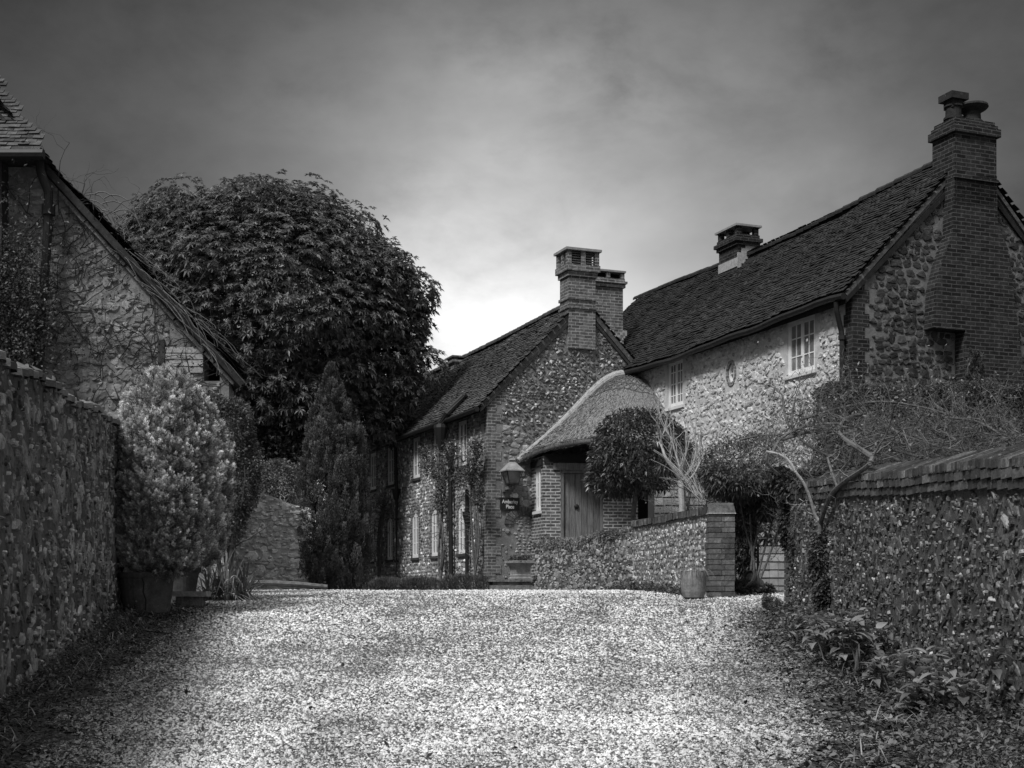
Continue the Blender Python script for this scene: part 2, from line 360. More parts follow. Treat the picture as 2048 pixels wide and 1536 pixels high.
def gravelmat():
    m, bs = newmat('flint_gravel'); v = obc()
    vo = N('ShaderNodeTexVoronoi'); vo.inputs['Scale'].default_value = 62; lk(v, vo.inputs['Vector'])
    vc = N('ShaderNodeRGBToBW'); lk(vo.outputs['Color'], vc.inputs[0])
    pat = noise(v, .55, 6, .62, .4); dist = vo.outputs['Distance']
    st = mr(vc.outputs[0], .2, .8, .10, .55); gap = mr(dist, .35, .62, 1, .12)  # cell rims darkened: occlusion between pebbles put into the colour
    val = mth('MULTIPLY', mth('MULTIPLY', st, gap), mr(pat, .35, .62, .62, 1.05))
    finish(bs, val, mth('MULTIPLY', dist, -1), 1, .02, .85, .25); return m
M['gravel'] = gravelmat()
M['pebble'] = mat('gravel_stone', .62, .98, 30, 120, rough=.8, bump=.3)
def plain(name, v, rough=.6):
    m, bs = newmat(name); bs.inputs['Base Color'].default_value = (v, v, v, 1); bs.inputs['Roughness'].default_value = rough; return m
M['letter'] = plain('cream_lettering', .75)
# ------------------------------------------------------------------ tagging
def tag(o, label=None, cat=None, group=None, kind=None):
    for k, v in (('label', label), ('category', cat), ('group', group), ('kind', kind)):
        if v: o[k] = v
    return o
def thing(name, loc, label, cat, rz=0., group=None):
    o = bpy.data.objects.new(name, None); C.objects.link(o); o.location = loc; o.rotation_euler = (0, 0, rz)
    return tag(o, label, cat, group)
def gz(x, y):
    """height of the lane: a ramp that levels off at the brow"""
    x = np.asarray(x, float); y = np.asarray(y, float); s = np.clip(y-18, 0, 6)
    z = .08*np.minimum(y, 18)+.08*s-.08*s*s/12
    return z-.004*np.clip(y-24, 0, 12)
def at(u, v, Y): return ((u-U0)/F*Y, Y, EYE+(V0-v)/F*Y)
# ================================================================== ground
GL = 1.63                                            # level of the yard beyond the brow
def sheet(name, xs, ys, mt, dz, keep=None, wob=0.):
    X, Y = np.meshgrid(xs, ys); Z = gz(X, Y)+dz
    if wob: Z = Z+wob*(np.sin(X*1.7+Y*.6)*np.sin(Y*1.1-X*.4))
    ny, nx = X.shape; i = (np.arange(ny-1)[:, None]*nx+np.arange(nx-1)[None]); cx = (X[1:, 1:]+X[:-1, :-1])/2; cy = (Y[1:, 1:]+Y[:-1, :-1])/2
    f = np.stack([i, i+1, i+nx+1, i+nx], -1)
    f = f[keep(cx, cy)] if keep else f.reshape(-1, 4)
    g = G(); g.add(np.stack([X, Y, Z], -1).reshape(-1, 3), f); return g.build(name, mt, smooth=True)
def spaced(*seg): return np.unique(np.concatenate([np.linspace(*s) for s in seg]))
gx = spaced((-400, -20, 12), (-20, 20, 80), (20, 400, 12)); gy = spaced((-60, 0, 5), (0, 40, 80), (40, 900, 20))
tag(sheet('ground', gx, gy, M['soil'], -.012), kind='structure')
def lane_x(y):                                       # left and right edge of the gravel
    l = -np.interp(y, [3, 6, 9.7, 17.2, 20, 28], [1.9, 2.4, 3.2, 4.3, 4.6, 5.5]); r = np.interp(y, [3, 7.5, 9, 12, 15, 17.2, 18.3, 19.5, 28], [.9, 1.6, 2.2, 2.55, 2.75, 3.3, 4.6, 5, 5])
    return l, r
def in_lane(x, y):
    l, r = lane_x(y); w = .12*np.sin(y*3.1)+.09*np.sin(y*7.3+1)
    return (x > l+w) & (x < r+w)
tag(sheet('gravel_drive', np.linspace(-6, 6, 150), np.linspace(3, 29, 260), M['gravel'], 0, in_lane, .004), kind='structure')
# loose stones lying on the drive
n = 330000
y = 7.0*(24/7.0)**rnd(n)**1.0; x = rnd(n, -.46, .46)*y*.9
dens = np.clip(1.0-.0*y, 0, 1); sel = in_lane(x, y); x, y = x[sel], y[sel]; n = len(x)
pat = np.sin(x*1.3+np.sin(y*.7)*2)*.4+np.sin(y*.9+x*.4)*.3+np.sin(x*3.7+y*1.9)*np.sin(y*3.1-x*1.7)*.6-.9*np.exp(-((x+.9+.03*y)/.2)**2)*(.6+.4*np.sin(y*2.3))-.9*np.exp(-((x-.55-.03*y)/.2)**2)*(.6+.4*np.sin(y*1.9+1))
sel = rng.random(n) < .74+.26*pat; x, y, pat = x[sel], y[sel], pat[sel]; n = len(x)
s = np.clip(rng.lognormal(-4.86, .42, n), .003, .022)*(1+.028*(y-7))
oc = A(1,0,0, 0,1,0, -1,0,0, 0,-1,0, 0,0,1).reshape(5, 3)
oc = oc[None]*rnd((n, 5, 1), .7, 1.2); oc[:, :4, 2] += -.15; oc[:, :4] += rng.normal(0, .12, (n, 4, 3)); th = rnd(n, 0, 6.3)
cx, sx_ = np.cos(th)[:, None], np.sin(th)[:, None]; ox, oy = oc[..., 0]*1.15, oc[..., 1]*.8
v = np.stack([ox*cx-oy*sx_, ox*sx_+oy*cx, oc[..., 2]*.75], -1)*s[:, None, None]
v += np.stack([x, y, gz(x, y)+.003+.004*(np.sin(x*1.7+y*.6)*np.sin(y*1.1-x*.4))], -1)[:, None]
b = (np.arange(n)*5)[:, None]; g = G()
edge = np.minimum(x-lane_x(y)[0], lane_x(y)[1]-x)  # pebbles tinted darker toward lane edges: dirt plus vignette shade put into the colour
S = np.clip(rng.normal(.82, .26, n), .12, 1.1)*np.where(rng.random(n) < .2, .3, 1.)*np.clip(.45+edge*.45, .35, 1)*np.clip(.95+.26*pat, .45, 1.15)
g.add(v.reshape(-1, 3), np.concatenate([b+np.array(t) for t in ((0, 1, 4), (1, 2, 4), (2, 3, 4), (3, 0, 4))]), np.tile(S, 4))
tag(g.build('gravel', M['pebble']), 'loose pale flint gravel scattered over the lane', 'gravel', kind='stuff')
# ================================================================== houses
TH = math.atan2(.3666, .9304); cT, sT = math.cos(TH), math.sin(TH)
class House:
    def __init__(s, ox, oy, oz=GL): s.O = A(ox, oy, oz); s.o = s.L(A(0, 0, EYE)-s.O)
    def L(s, d): return A(d[0]*cT+d[1]*sT, -d[0]*sT+d[1]*cT, d[2])
    def hit(s, u, v, ax, val):
        d = s.L(A((u-U0)/F, 1, (V0-v)/F)); t = (val-s.o[ax])/d[ax]; return s.o+t*d
    def front(s, u, v, x=0.): p = s.hit(u, v, 0, x); return p[1], p[2]
    def gab(s, u, v, y=0.): p = s.hit(u, v, 1, y); return p[0], p[2]
    def rect(s, u0, u1, v0, v1, x=0.):          # a rectangle on the long front
        ya, yb = s.front(u0, v0, x)[0], s.front(u1, v0, x)[0]; um = (u0+u1)/2
        return (yb, ya, s.front(um, v1, x)[1], s.front(um, v0, x)[1])
def ring(g, fr, a0, a1, z0, z1, t, n0, n1, sh=1., m=0):
    pbox(g, fr, a0, a0+t, z0, z1, n0, n1, sh, m); pbox(g, fr, a1-t, a1, z0, z1, n0, n1, sh, m)
    pbox(g, fr, a0+t, a1-t, z0, z0+t, n0, n1, sh, m); pbox(g, fr, a0+t, a1-t, z1-t, z1, n0, n1, sh, m)
def window(par, fr, h, cols=2, rows=3, arch=False, jamb=None, sill='stone', split=True, rec=.08, name='window', label=None, head=True):
    a0, a1, z0, z1 = h; g = G(); ring(g, fr, a0+.002, a1-.002, z0+.002, z1-.002, .055, -rec-.05, -rec)
    if split:
        ms = [a0+.045, (a0+a1)/2, a1-.045]; pbox(g, fr, ms[1]-.02, ms[1]+.02, z0+.045, z1-.045, -rec-.045, -rec+.002)
    else: ms = [a0+.045, a1-.045]
    for l, r in zip(ms, ms[1:]):
        ring(g, fr, l+.004, r-.004, z0+.055, z1-.055, .042, -rec-.04, -rec-.005)
        nc = max(1, cols//(len(ms)-1))
        for i in range(1, nc): c = l+(r-l)*i/nc; pbox(g, fr, c-.012, c+.012, z0+.08, z1-.08, -rec-.034, -rec-.012)
        for i in range(1, rows): c = z0+(z1-z0)*i/rows; pbox(g, fr, l+.036, r-.036, c-.012, c+.012, -rec-.036, -rec-.014)
    w = g.build(name, M['paint'], par)
    g = G(); pbox(g, fr, a0+.05, a1-.05, z0+.05, z1-.05, -rec-.03, -rec-.024); g.build('pane', M['glass'], w)
    if sill:
        g = G(); pbox(g, fr, a0-.06, a1+.06, z0-.07, z0-.002, -.1, .05); g.build('sill', M['chalk' if sill == 'white' else 'oak_dark'], w)
    if jamb:
        g = G(); z = z0-.07; i = 0
        while z < z1+.02:
            d = .11 if i % 2 else .22; zz = min(z+.15, z1+.02)
            pbox(g, fr, a0-d, a0, z, zz, -.12, .012); pbox(g, fr, a1, a1+d, z, zz, -.12, .012); z += .15; i += 1
        if arch:
            w_ = a1-a0; rr = w_*.62; cz = z1-.02-rr*math.cos(math.asin(.5/.62)); k = 9; t0 = math.asin(.5/.62)+.12
            if head:
                for i in range(k):
                    ta, tb = -t0+2*t0*i/k+.015, -t0+2*t0*(i+1)/k-.015
                    P = [((a0+a1)/2+math.sin(t)*q, cz+math.cos(t)*q) for t, q in ((ta, rr), (tb, rr), (tb, rr+.2), (ta, rr+.2))]
                    prism(g, fr, P, -.1, .016, random.uniform(.7, 1.2))
                # the corners above the curved head are closed with brick
                for sgn in (-1, 1):
                    P = [((a0+a1)/2+sgn*w_/2, z1+.02)]+[((a0+a1)/2+sgn*math.sin(t0*j/4)*rr*.97, cz+math.cos(t0*j/4)*rr) for j in range(1, 5)]
                    P = [((a0+a1)/2+sgn*w_/2, z1+.03), ((a0+a1)/2+sgn*w_*.1, z1+.03), ((a0+a1)/2+sgn*w_*.1, z1-.0), ((a0+a1)/2+sgn*w_*.3, z1-.035), ((a0+a1)/2+sgn*w_/2, z1-.13)]
                    prism(g, fr, P, -.06, .01)
        else: pbox(g, fr, a0-.11, a1+.11, z1, z1+.15, -.12, .012)
        g.build('brick_surround', M[jamb], w, uv=True)
    if label: w['label'] = label
    return w
def quoin(g, fr, a, sgn, z0, z1, n1=.014, step=.225, wd=(.42, .22)):
    z = z0; i = 0
    while z < z1:
        w_ = wd[i % 2]; zz = min(z+step, z1); b0, b1 = (a, a+sgn*w_) if sgn > 0 else (a+sgn*w_, a)
        pbox(g, fr, b0, b1, z, zz, -.1, n1); z += step; i += 1
def avoid(holes, pad=.2, quo=()):
    def k(ca, cz, ha, hz):
        ok = np.ones(len(ca), bool)
        for a0, a1, z0, z1 in holes: ok &= ~((ca+ha > a0-pad*.7) & (ca-ha < a1+pad*.7) & (cz+hz > z0-.08) & (cz-hz < z1+pad*.6))
        for a0, a1 in quo: ok &= ~((ca+ha*.8 > a0) & (ca-ha*.8 < a1))
        return ok
    return k
def chimney(par, mt, x0, x1, y0, y1, z0, z1, corb=((.0, .05),), capz=None, name='chimney', lab=None, coverh=.0, slots=(), lead=None, taper=0):
    """brick stack; corb = (height below top, projection) courses"""
    g = G(); box(g, x0, x1, y0, y1, z0, z1)
    for (zt, zb, pj) in corb: box(g, x0-pj, x1+pj, y0-pj, y1+pj, zb, zt)
    c = g.build(name, M[mt], par, uv=True)
    if lab: c['label'] = lab
    return c
FA = lambda: Fr((0, 0, 0), (0, 1, 0), (0, 0, 1), (-1, 0, 0))
GB = lambda y=0: Fr((0, y, 0), (1, 0, 0), (0, 0, 1), (0, -1, 0))
def clip_gable(x, z, ap, he, hz, x1, pad=.1):
    """is (x,z) under the two rakes"""
    return z < np.where(x < ap, he+(hz-he)*x/ap, hz-(hz-he)*(x-ap)/(x1-ap))-pad
def ridge_tiles(par, x, y0, y1, z, mt, sagf=None, name='ridge_tiles'):
    g = G(); y = y0
    while y < y1:
        w = .3; k = 7; th = np.linspace(-1.9, 1.9, k)
        dz = sagf(y) if sagf else 0
        ring_ = np.stack([x+.12*np.sin(th), 0*th, z+dz-.045+.12*np.cos(th)*.8], -1)+A(random.uniform(-.006, .006), 0, random.uniform(-.008, .008))
        a = ring_+A(0, y, 0); b = ring_*1+A(0, y+w+.02, .008); v = np.concatenate([a, b, a+A(0, 0, -.02)])
        i = np.arange(k-1)[:, None]; g.add(v, np.concatenate([i+np.array((0, 1, k+1, k)), i+np.array((0, 2*k, 2*k+1, 1))]), random.uniform(.75, 1.2)); y += w
    return g.build(name, M[mt], par)
# ------------------------------------------------ flint cottage with the tall gable, beyond the yard
hc = House(-.58, 32.0)
cot = thing('flint_cottage', hc.O, 'flint cottage with brick-cornered gable, tall chimney and two rows of white windows', 'cottage', TH)
CW, CX, CE, CA, CL = 4.94, 2.47, 4.66, 7.19, 16.0
up_w = [hc.rect(741, 753, 907, 980), hc.rect(774, 790, 895, 972), hc.rect(825, 843, 876, 958), hc.rect(869, 882, 858, 945), hc.rect(916, 936, 840, 928)]
lo_w = [hc.rect(737, 749, 1043, 1123), hc.rect(773, 788, 1038, 1120), hc.rect(822, 841, 1026, 1117), hc.rect(863, 878, 1019, 1110), hc.rect(916, 934, 1011, 1108)]
def even(L, w):
    z0 = np.mean([h[2] for h in L]); z1 = np.mean([h[3] for h in L]); return [((h[0]+h[1])/2-w/2, (h[0]+h[1])/2+w/2, z0, z1) for h in L]
print('cottage windows', [np.round(h, 2) for h in up_w+lo_w])
up_w = even(up_w, .62); lo_w = even(lo_w, .56)
ch = [(h[0], h[1], h[2], h[3]) for h in up_w+lo_w]
g = G(); fa = FA(); wall_face(g, fa, CL, CE-.12, ch)
prism(g, GB(), [(.16, 0), (CW, 0), (CW, CE-.1), (CX, CA-.15), (.16, CE-.0)], -CL, -.1, 1, 1)
stones(g, fa, 0, CL, .02, CE-.28, .095, avoid(ch, .2, ((-.1, .35),)), prot=.03, asp=1.25, sh=(.35, 1.1), bright=.16, k=6, fill=1.0, jit=.3)
cw = g.build('front_wall', [M['mortar_mid'], M['dark']], cot)
g = G(); gb = GB(); xs = [0, CX, CW]
prism(g, gb, [(0, 0), (CW, 0), (CW, CE), (CX, CA), (0, CE)], -.1, 0, 1)
ax0, _ = hc.gab(1138, 600, -.1); ax1, _ = hc.gab(1191, 600, -.1); _, azb = hc.gab(1160, 697, -.1)
nx0, nz1 = hc.gab(1024, 1030); nx1, _ = hc.gab(1069, 1030); _, nz0 = hc.gab(1045, 1112)
print('niche', nx0, nx1, nz0, nz1, 'stack', ax0, ax1, azb)
def kg(ca, cz, ha, hz):
    ok = clip_gable(ca, cz, CX, CE, CA, CW, .22) & (ca < 4.2)
    ok &= ~((ca+ha > ax0-.02) & (ca-ha < ax1+.02) & (cz+hz > azb)); ok &= ~((ca-ha < .33)); ok &= ~((ca+ha > nx0-.0) & (ca-ha < nx1+.0) & (cz-hz < nz1+.02)); return ok
def kg_hi(ca, cz, ha, hz): return kg(ca, cz, ha, hz) & (cz > 3.9+.18*np.sin(ca*4))
def kg_lo(ca, cz, ha, hz): return kg(ca, cz, ha, hz) & (cz <= 3.95+.18*np.sin(ca*4))
stones(g, gb, .25, 4.4, 3.6, CA, .088, kg_hi, prot=.035, asp=1.4, sh=(.3, 1.1), bright=.0, m=1, k=7, tilt=1.0, fill=1.0, jit=.3)
stones(g, gb, .25, 4.4, 3.7, CA, .07, lambda *a: kg_hi(*a) & (rng.random(len(a[0])) < .22), prot=.045, asp=1.3, sh=(1.7, 2.9), m=1, k=6, tilt=1.2, fill=.95, loose=.5, jit=.35)
stones(g, gb, .25, 4.4, .02, 4.3, .15, kg_lo, prot=.03, asp=1.5, sh=(.45, 1.25), bright=.02, m=2, fill=1.1, k=8, jit=.25)
stones(g, gb, .25, 4.4, .02, 4.3, .08, lambda *a: kg_lo(*a) & (rng.random(len(a[0])) < .5), prot=.03, asp=1.3, sh=(.4, 1.5), bright=.03, m=2, fill=.9, loose=.5)
gw = g.build('gable_wall', [M['mortar'], M['flint'], M['rubble']], cot)
g = G(); quoin(g, fa, 0, 1, .02, CE); quoin(g, gb, 0, 1, .02, CE, wd=(.34, .2)); g.build('quoin', M['brick'], cot, uv=True)
for side in (0, 1):                                  # raking brick bands under the verge
    g = G(); e, p = ((0, CE), (CX, CA)) if side == 0 else ((CW*.8, CE+(CA-CE)*.4), (CX, CA))
    for i in range(22):
        t0, t1 = i/22, (i+1)/22; q = [(e[0]+(p[0]-e[0])*t, e[1]+(p[1]-e[1])*t) for t in (t0, t1)]
        x0, x1 = sorted((q[0][0], q[1][0])); zt = min(q[0][1], q[1][1])
        if x1 > ax0 and x0 < ax1: continue
        pbox(g, gb, x0, x1, zt-.34-.07*(i % 2), zt-.10, -.08, .012)
    g.build('raking_brickwork', M['brick'], cot, uv=True)
    g = G(); d = nrm(A(p[0]-e[0], p[1]-e[1])); nn = A(d[1], -d[0]) if side == 0 else A(-d[1], d[0])
    e_2 = A(*e)+d*(-.28 if side == 0 else 0); P = [tuple(e_2), tuple(p), tuple(A(*p)+nn*.11), tuple(e_2+nn*.11)]
    prism(g, gb, P, -.06, .05); g.build('verge', M['brick_cap'], cot)
# blind arched niche
g = G(); k = 9; cxn = (nx0+nx1)/2; hw = (nx1-nx0)/2
P = [(nx0, nz0), (nx1, nz0)]+[(cxn+hw*math.cos(t), nz1-.22+.22*math.sin(t)) for t in np.linspace(0, math.pi, 9)]
prism(g, gb, P, -.05, .006, 1, 0)
def kn(ca, cz, ha, hz): return (ca+ha < nx1) & (ca-ha > nx0) & (cz+hz < nz1-.22+.22*np.sqrt(np.clip(1-((ca-cxn)/hw)**2, 0, 1)))
stones(g, Fr((0, -.006, 0), (1, 0, 0), (0, 0, 1), (0, -1, 0)), nx0, nx1, nz0, nz1, .075, kn, prot=.02, asp=1.7, sh=(.9, 1.5), m=1)
nich = g.build('blind_niche', [M['mortar'], M['rubble']], cot)
g = G()
for i in range(11):
    t = math.pi*(i+.5)/11; ta, tb = t-.125, t+.125
    q = [(cxn+r_*math.cos(s_)*1., nz1-.22+(r_-hw+.22)*math.sin(s_)) for s_, r_ in ((ta, hw), (tb, hw), (tb, hw+.2), (ta, hw+.2))]
    prism(g, gb, q, -.05, .045, random.uniform(.6, 1.1))
g.build('brick_arch', M['brick_cap'], nich)
# roof
mC = (CA-CE)/CX; sl = math.hypot(1, mC)
csag = lambda a, u: -.07*np.sin(np.pi*np.clip(a/CL, 0, 1))+.018*np.sin(a*1.3+u)+.012*np.sin(a*3.1+u*2)
g = G(); O = A(-.28, -.10, CE-.28*mC+.03)
tiles(g, O, (0, 1, 0), (1, 0, mC), CL+.2, (CX+.28)*sl, sag=csag)
O2 = A(CW+.2, -.10, CE-.2*mC+.03)
tiles(g, O2, (0, 1, 0), (-1, 0, mC), CL+.2, (CX+.2)*sl, sag=csag, keep=lambda a, u: u > (CW+.2-3.9)*sl)
prism(g, GB(), [(-.2, CE-.2*mC-.06), (CX, CA-.2), (3.9, CE+(CW-3.9)*mC-.2), (3.9, CE+(CW-3.9)*mC-.28), (CX, CA-.3), (-.2, CE-.2*mC-.16)], -CL-.1, .06, .5)
roof = g.build('roof', M['tile'], cot)
ridge_tiles(roof, CX, -.1, CL, CA+.06, 'tile', lambda y: -.06*math.sin(math.pi*y/CL))
# chimneys
_, zt = hc.gab(1160, 498, -.1); ydeep = hc.front(1126, 600, ax0)[0]; print('stackA depth', ydeep, zt)
ydeep = max(.45, ydeep)
g = G(); box(g, ax0, ax1, -.10, ydeep, azb, zt-.55); zc = zt-.55
box(g, ax0-.03, ax1+.03, -.13, ydeep+.03, CA-.05, CA+.02)
box(g, ax0-.03, ax1+.03, -.13, ydeep+.03, zc-.9, zc-.86)
box(g, ax0-.04, ax1+.04, -.14, ydeep+.04, zc-.12, zc-.0); box(g, ax0-.09, ax1+.09, -.19, ydeep+.09, zc+.001, zc+.16)
for x0, x1 in ((ax0-.07, ax0+.04), ((ax0+ax1)/2-.06, (ax0+ax1)/2+.06), (ax1-.04, ax1+.07)):
    box(g, x0, x1, -.17, -.05, zc+.161, zt-.06); box(g, x0, x1, ydeep-.05, ydeep+.07, zc+.161, zt-.06)
box(g, ax0-.065, ax0+.035, .12, .24, zc+.161, zt-.06)
chA = g.build('chimney', M['brick'], cot, uv=True); chA['label'] = 'tall brick stack rising from the gable with slotted top'
g = G(); box(g, ax0-.12, ax1+.12, -.22, ydeep+.12, zt-.059, zt); g.build('cap_slab', M['stone'], chA)
g = G()
for x0, x1 in ((ax0+.04, (ax0+ax1)/2-.06), ((ax0+ax1)/2+.06, ax1-.04)):
    for i in range(5): z = zc+.2+i*(zt-.06-zc-.2)/5; box(g, x0, x1, -.15, -.10, z, z+.025)
for i in range(4): x = ax0-.03; y = -.03+i*.04; box(g, x-.01, x+.01, y, y+.015, zc+.161, zt-.06)
box(g, ax0+.05, ax1-.05, -.0, ydeep-.08, zc+.161, zt-.2, .3); g.build('louvre', M['brick_cap'], chA)
yB = 1.7; bx0, zBt = hc.gab(1186, 537, yB); bx1, _ = hc.gab(1246, 537, yB); _, zBb = hc.gab(1200, 690, yB)
print('stackB', bx0, bx1, zBt)
g = G(); zc = zBt-.28; box(g, bx0, bx1, yB, yB+.75, zBb-.6, zc-.16)
box(g, bx0-.05, bx1+.05, yB-.05, yB+.8, zc-.158, zc-.06); box(g, bx0-.09, bx1+.09, yB-.09, yB+.84, zc-.058, zc); box(g, bx0-.04, bx1+.04, yB-.04, yB+.79, zc+.002, zc+.07)
for x in (bx0-.03, (bx0+bx1)/2-.05, bx1-.07): box(g, x, x+.1, yB-.03, yB+.08, zc+.072, zBt-.05); box(g, x, x+.1, yB+.66, yB+.77, zc+.072, zBt-.05)
chB = g.build('chimney', M['brick'], cot, uv=True); chB['label'] = 'lower wide brick stack behind the gable stack'
g = G(); box(g, bx0-.06, bx1+.06, yB-.06, yB+.82, zBt-.049, zBt); g.build('cap_slab', M['stone'], chB)
g = G(); box(g, bx0+.05, bx1-.05, yB+.12, yB+.62, zc, zBt-.08, .2); g.build('flue', M['dark'], chB)
g = G()
for i in range(5): q = bx1-.05+.0*i; pbox(g, GB(yB), q-.42+i*.09, q-.30+i*.09, zBb+.46-i*.07-.12, zBb+.46-i*.07+.02, 0, .012)
for i in range(5): pbox(g, GB(yB), bx1-.02-i*.07, bx1+.10-i*.05, zBb+.28-i*.06, zBb+.42-i*.06, .013, .03, 1)
g.build('flashing', M['lead'], chB)
# small far chimney on the ridge
_y = 9.8; cx0, zc1 = hc.gab(905, 711, _y); cx1 = hc.gab(955, 711, _y)[0]; print('far stack', cx0, cx1, zc1)
for _t in range(40):
    _y = 6+_t*.25; xm = (hc.gab(905, 711, _y)[0]+hc.gab(950, 711, _y)[0])/2
    if abs(xm-CX) < .12: break
cx0, zc1 = hc.gab(908, 711, _y); cx1 = hc.gab(950, 711, _y)[0]; print('far stack y', _y, cx0, cx1, zc1)
g = G(); box(g, cx0, cx1, _y, _y+.6, CA-.4, zc1-.2); box(g, cx0-.06, cx1+.06, _y-.06, _y+.66, zc1-.199, zc1-.12)
for x in (cx0, cx1-.12): box(g, x, x+.12, _y, _y+.6, zc1-.119, zc1-.05)
box(g, cx0-.08, cx1+.08, _y-.08, _y+.68, zc1-.049, zc1); chF = g.build('chimney', M['brick'], cot, uv=True); chF['label'] = 'small squat chimney far along the ridge'
g = G(); lathe(g, [(.07, 0), (.07, .1), (.12, .105), (.12, .12), (.06, .13), (.06, .19), (.13, .195), (.13, .21), (0, .215)], (cx1+.05, _y+.3, zc1)); g.build('flue_cowl', M['lead'], chF)
for i, h in enumerate(up_w): window(cot, fa, h, 2, 3, jamb='brick', rec=.0)
for i, h in enumerate(lo_w): window(cot, fa, h, 2, 3, arch=True, jamb='brick', rec=.0)
# gutter, pipes
g = G(); tube(g, [(-.30, y_, CE-.30*mC-.0+.06*0) for y_ in np.linspace(-.1, CL, 20)], .06, 8); g.build('gutter', M['iron'], cot)
yp, zh = hc.front(793, 985, -.12); _, zb = hc.front(790, 1160, -.12)
g = G(); tube(g, [(-.3, yp, CE-.36), (-.14, yp, CE-.5), (-.12, yp, zh), (-.12, yp, .1)], .045, 8)
lathe(g, [(.05, -.22), (.07, -.18), (.12, 0), (.12, .06), (.14, .07), (.14, .1), (.04, .1)], (-.13, yp, zh), 8)
for z in (.9, 2.1, 3.4): tube(g, [(-.12, yp, z), (-.12, yp, z+.06)], .065, 8)
g.build('downpipe', M['iron'], cot)['label'] = 'black iron downpipe with hopper between the windows'
yp, zh = hc.front(934, 1030, -.12)
g = G(); tube(g, [(-.12, yp, 2.55), (-.12, yp, .1)], .05, 8); lathe(g, [(.05, -.25), (.12, 0), (.12, .05), (.13, .08)], (-.12, yp, zh), 8); g.build('downpipe', M['iron'], cot)['label'] = 'short black pipe beside the nearest lower window'
# the long pipe leaning up the tiles from its hopper
yh, zh = hc.front(880, 852, -.42)
p0 = A(-.40, yh, zh-.05); y1_, z1_ = hc.front(930, 788, .4); 
def onroof(u, v):
    d = hc.L(A((u-U0)/F, 1, (V0-v)/F)); nrmv = A(-mC, 0, 1); P0 = A(0, 0, CE+.17); t = np.dot(P0-hc.o, nrmv)/np.dot(d, nrmv); return hc.o+t*d
p1 = onroof(930, 789); g = G(); tube(g, [p0+A(.0, 0, .05), onroof(893, 828), p1], .085, 10); tube(g, [p0+A(0, 0, .02), p0+(p1-p0)*.12], .12, 10); tube(g, [p1-(p1-p0)*.05, p1], .105, 10)
lathe(g, [(.06, -.55), (.09, -.4), (.16, -.12), (.19, 0), (.17, .08), (.02, .1)], p0, 10); tube(g, [p0-A(0, 0, .3), (-.15, yh, zh-.9), (-.12, yh, .1)], .06, 8)
g.build('soil_pipe', M['iron'], cot)
# ------------------------------------------------ stone house with the external chimney breast
hs = House(6.305, 25.0)
hou = thing('stone_house', hs.O, 'long stone house with dark tiled roof and wide brick chimney breast on its gable', 'house', TH)
SW, SX, SE, SA, SL = 5.36, 2.68, 5.74, 8.50, 14.1
w1 = hs.rect(1574, 1630, 636, 746); w2 = hs.rect(1335, 1366, 720, 813); ov = hs.rect(1455, 1471, 724, 768)
print('house windows', np.round(w1, 2), np.round(w2, 2), np.round(ov, 2))
oh = (ov[0], ov[1], ov[2], ov[3]); hh = [w1, w2, oh]
g = G(); wall_face(g, fa, 9.02, SE-.16, hh, .16)
prism(g, GB(), [(.2, 0), (SW, 0), (SW, SE-.1), (SX, SA-.15), (.2, SE-.05)], -SL, -.12, 1, 2)
stones(g, fa, .36, 9.0, .02, SE-.18, .13, avoid(hh, .10), prot=.022, asp=1.6, sh=(.7, 1.08), bright=0, m=1, fill=1.05, jit=.3, tilt=.35)
stones(g, fa, .36, 9.0, .02, SE-.18, .07, lambda *a: avoid(hh, .10)(*a) & (rng.random(len(a[0])) < .5), prot=.03, asp=1.3, sh=(.45, 1.15), m=1, fill=.9, jit=.3, loose=.4, tilt=1)
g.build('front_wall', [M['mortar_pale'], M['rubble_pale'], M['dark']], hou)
bpts = [hs.gab(u, v, -.3) for u, v in ((1908, 352), (1906, 460), (1900, 482), (1887, 514), (1873, 571), (1868, 640), (1868, 655))]
br1 = [hs.gab(u, v, -.3) for u, v in ((2050, 760), (2042, 700), (2017, 500), (2004, 468), (1995, 440), (1994, 352))]
bl = [(bpts[-1][0], bpts[-1][1]), (hs.gab(1931, 655, -.3)[0], bpts[-1][1]), (hs.gab(1931, 800, -.3)[0], 0), (br1[0][0]+.15, 0)]
breast = bpts+bl[1:]+br1
lefts = np.array([p[1] for p in bpts])[::-1], np.array([p[0] for p in bpts])[::-1]
rights = np.array([p[1] for p in br1]), np.array([p[0] for p in br1])
g = G(); prism(g, gb, [(0, 0), (SW, 0), (SW, SE), (SX, SA), (0, SE)], -.12, 0, 1)
def kh(ca, cz, ha, hz):
    ok = clip_gable(ca, cz, SX, SE, SA, SW, .2) & (ca-ha > .33)
    L_ = np.where(cz > bpts[-1][1], np.interp(cz, *lefts), bl[1][0]); R_ = np.interp(cz, *rights)
    return ok & ~((ca+ha*.7 > L_) & (ca-ha*.7 < R_))
stones(g, gb, .2, SW, .02, SA, .16, kh, prot=.028, asp=1.35, sh=(.3, 1.05), bright=.0, m=1, fill=1.1, k=9, jit=.22)
stones(g, gb, .2, SW, .02, SA, .09, lambda *a: kh(*a) & (rng.random(len(a[0])) < .4), prot=.02, asp=1.4, sh=(.4, 1.6), m=1, fill=.9, loose=.5)
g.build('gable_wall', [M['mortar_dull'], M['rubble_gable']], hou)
g = G(); quoin(g, gb, 0, 1, .02, SE, wd=(.36, .26)); quoin(g, fa, 0, 1, .02, SE, wd=(.26, .2)); g.build('quoin', M['brick_dark'], hou, uv=True)
mS = (SA-SE)/SX; sl = math.hypot(1, mS)
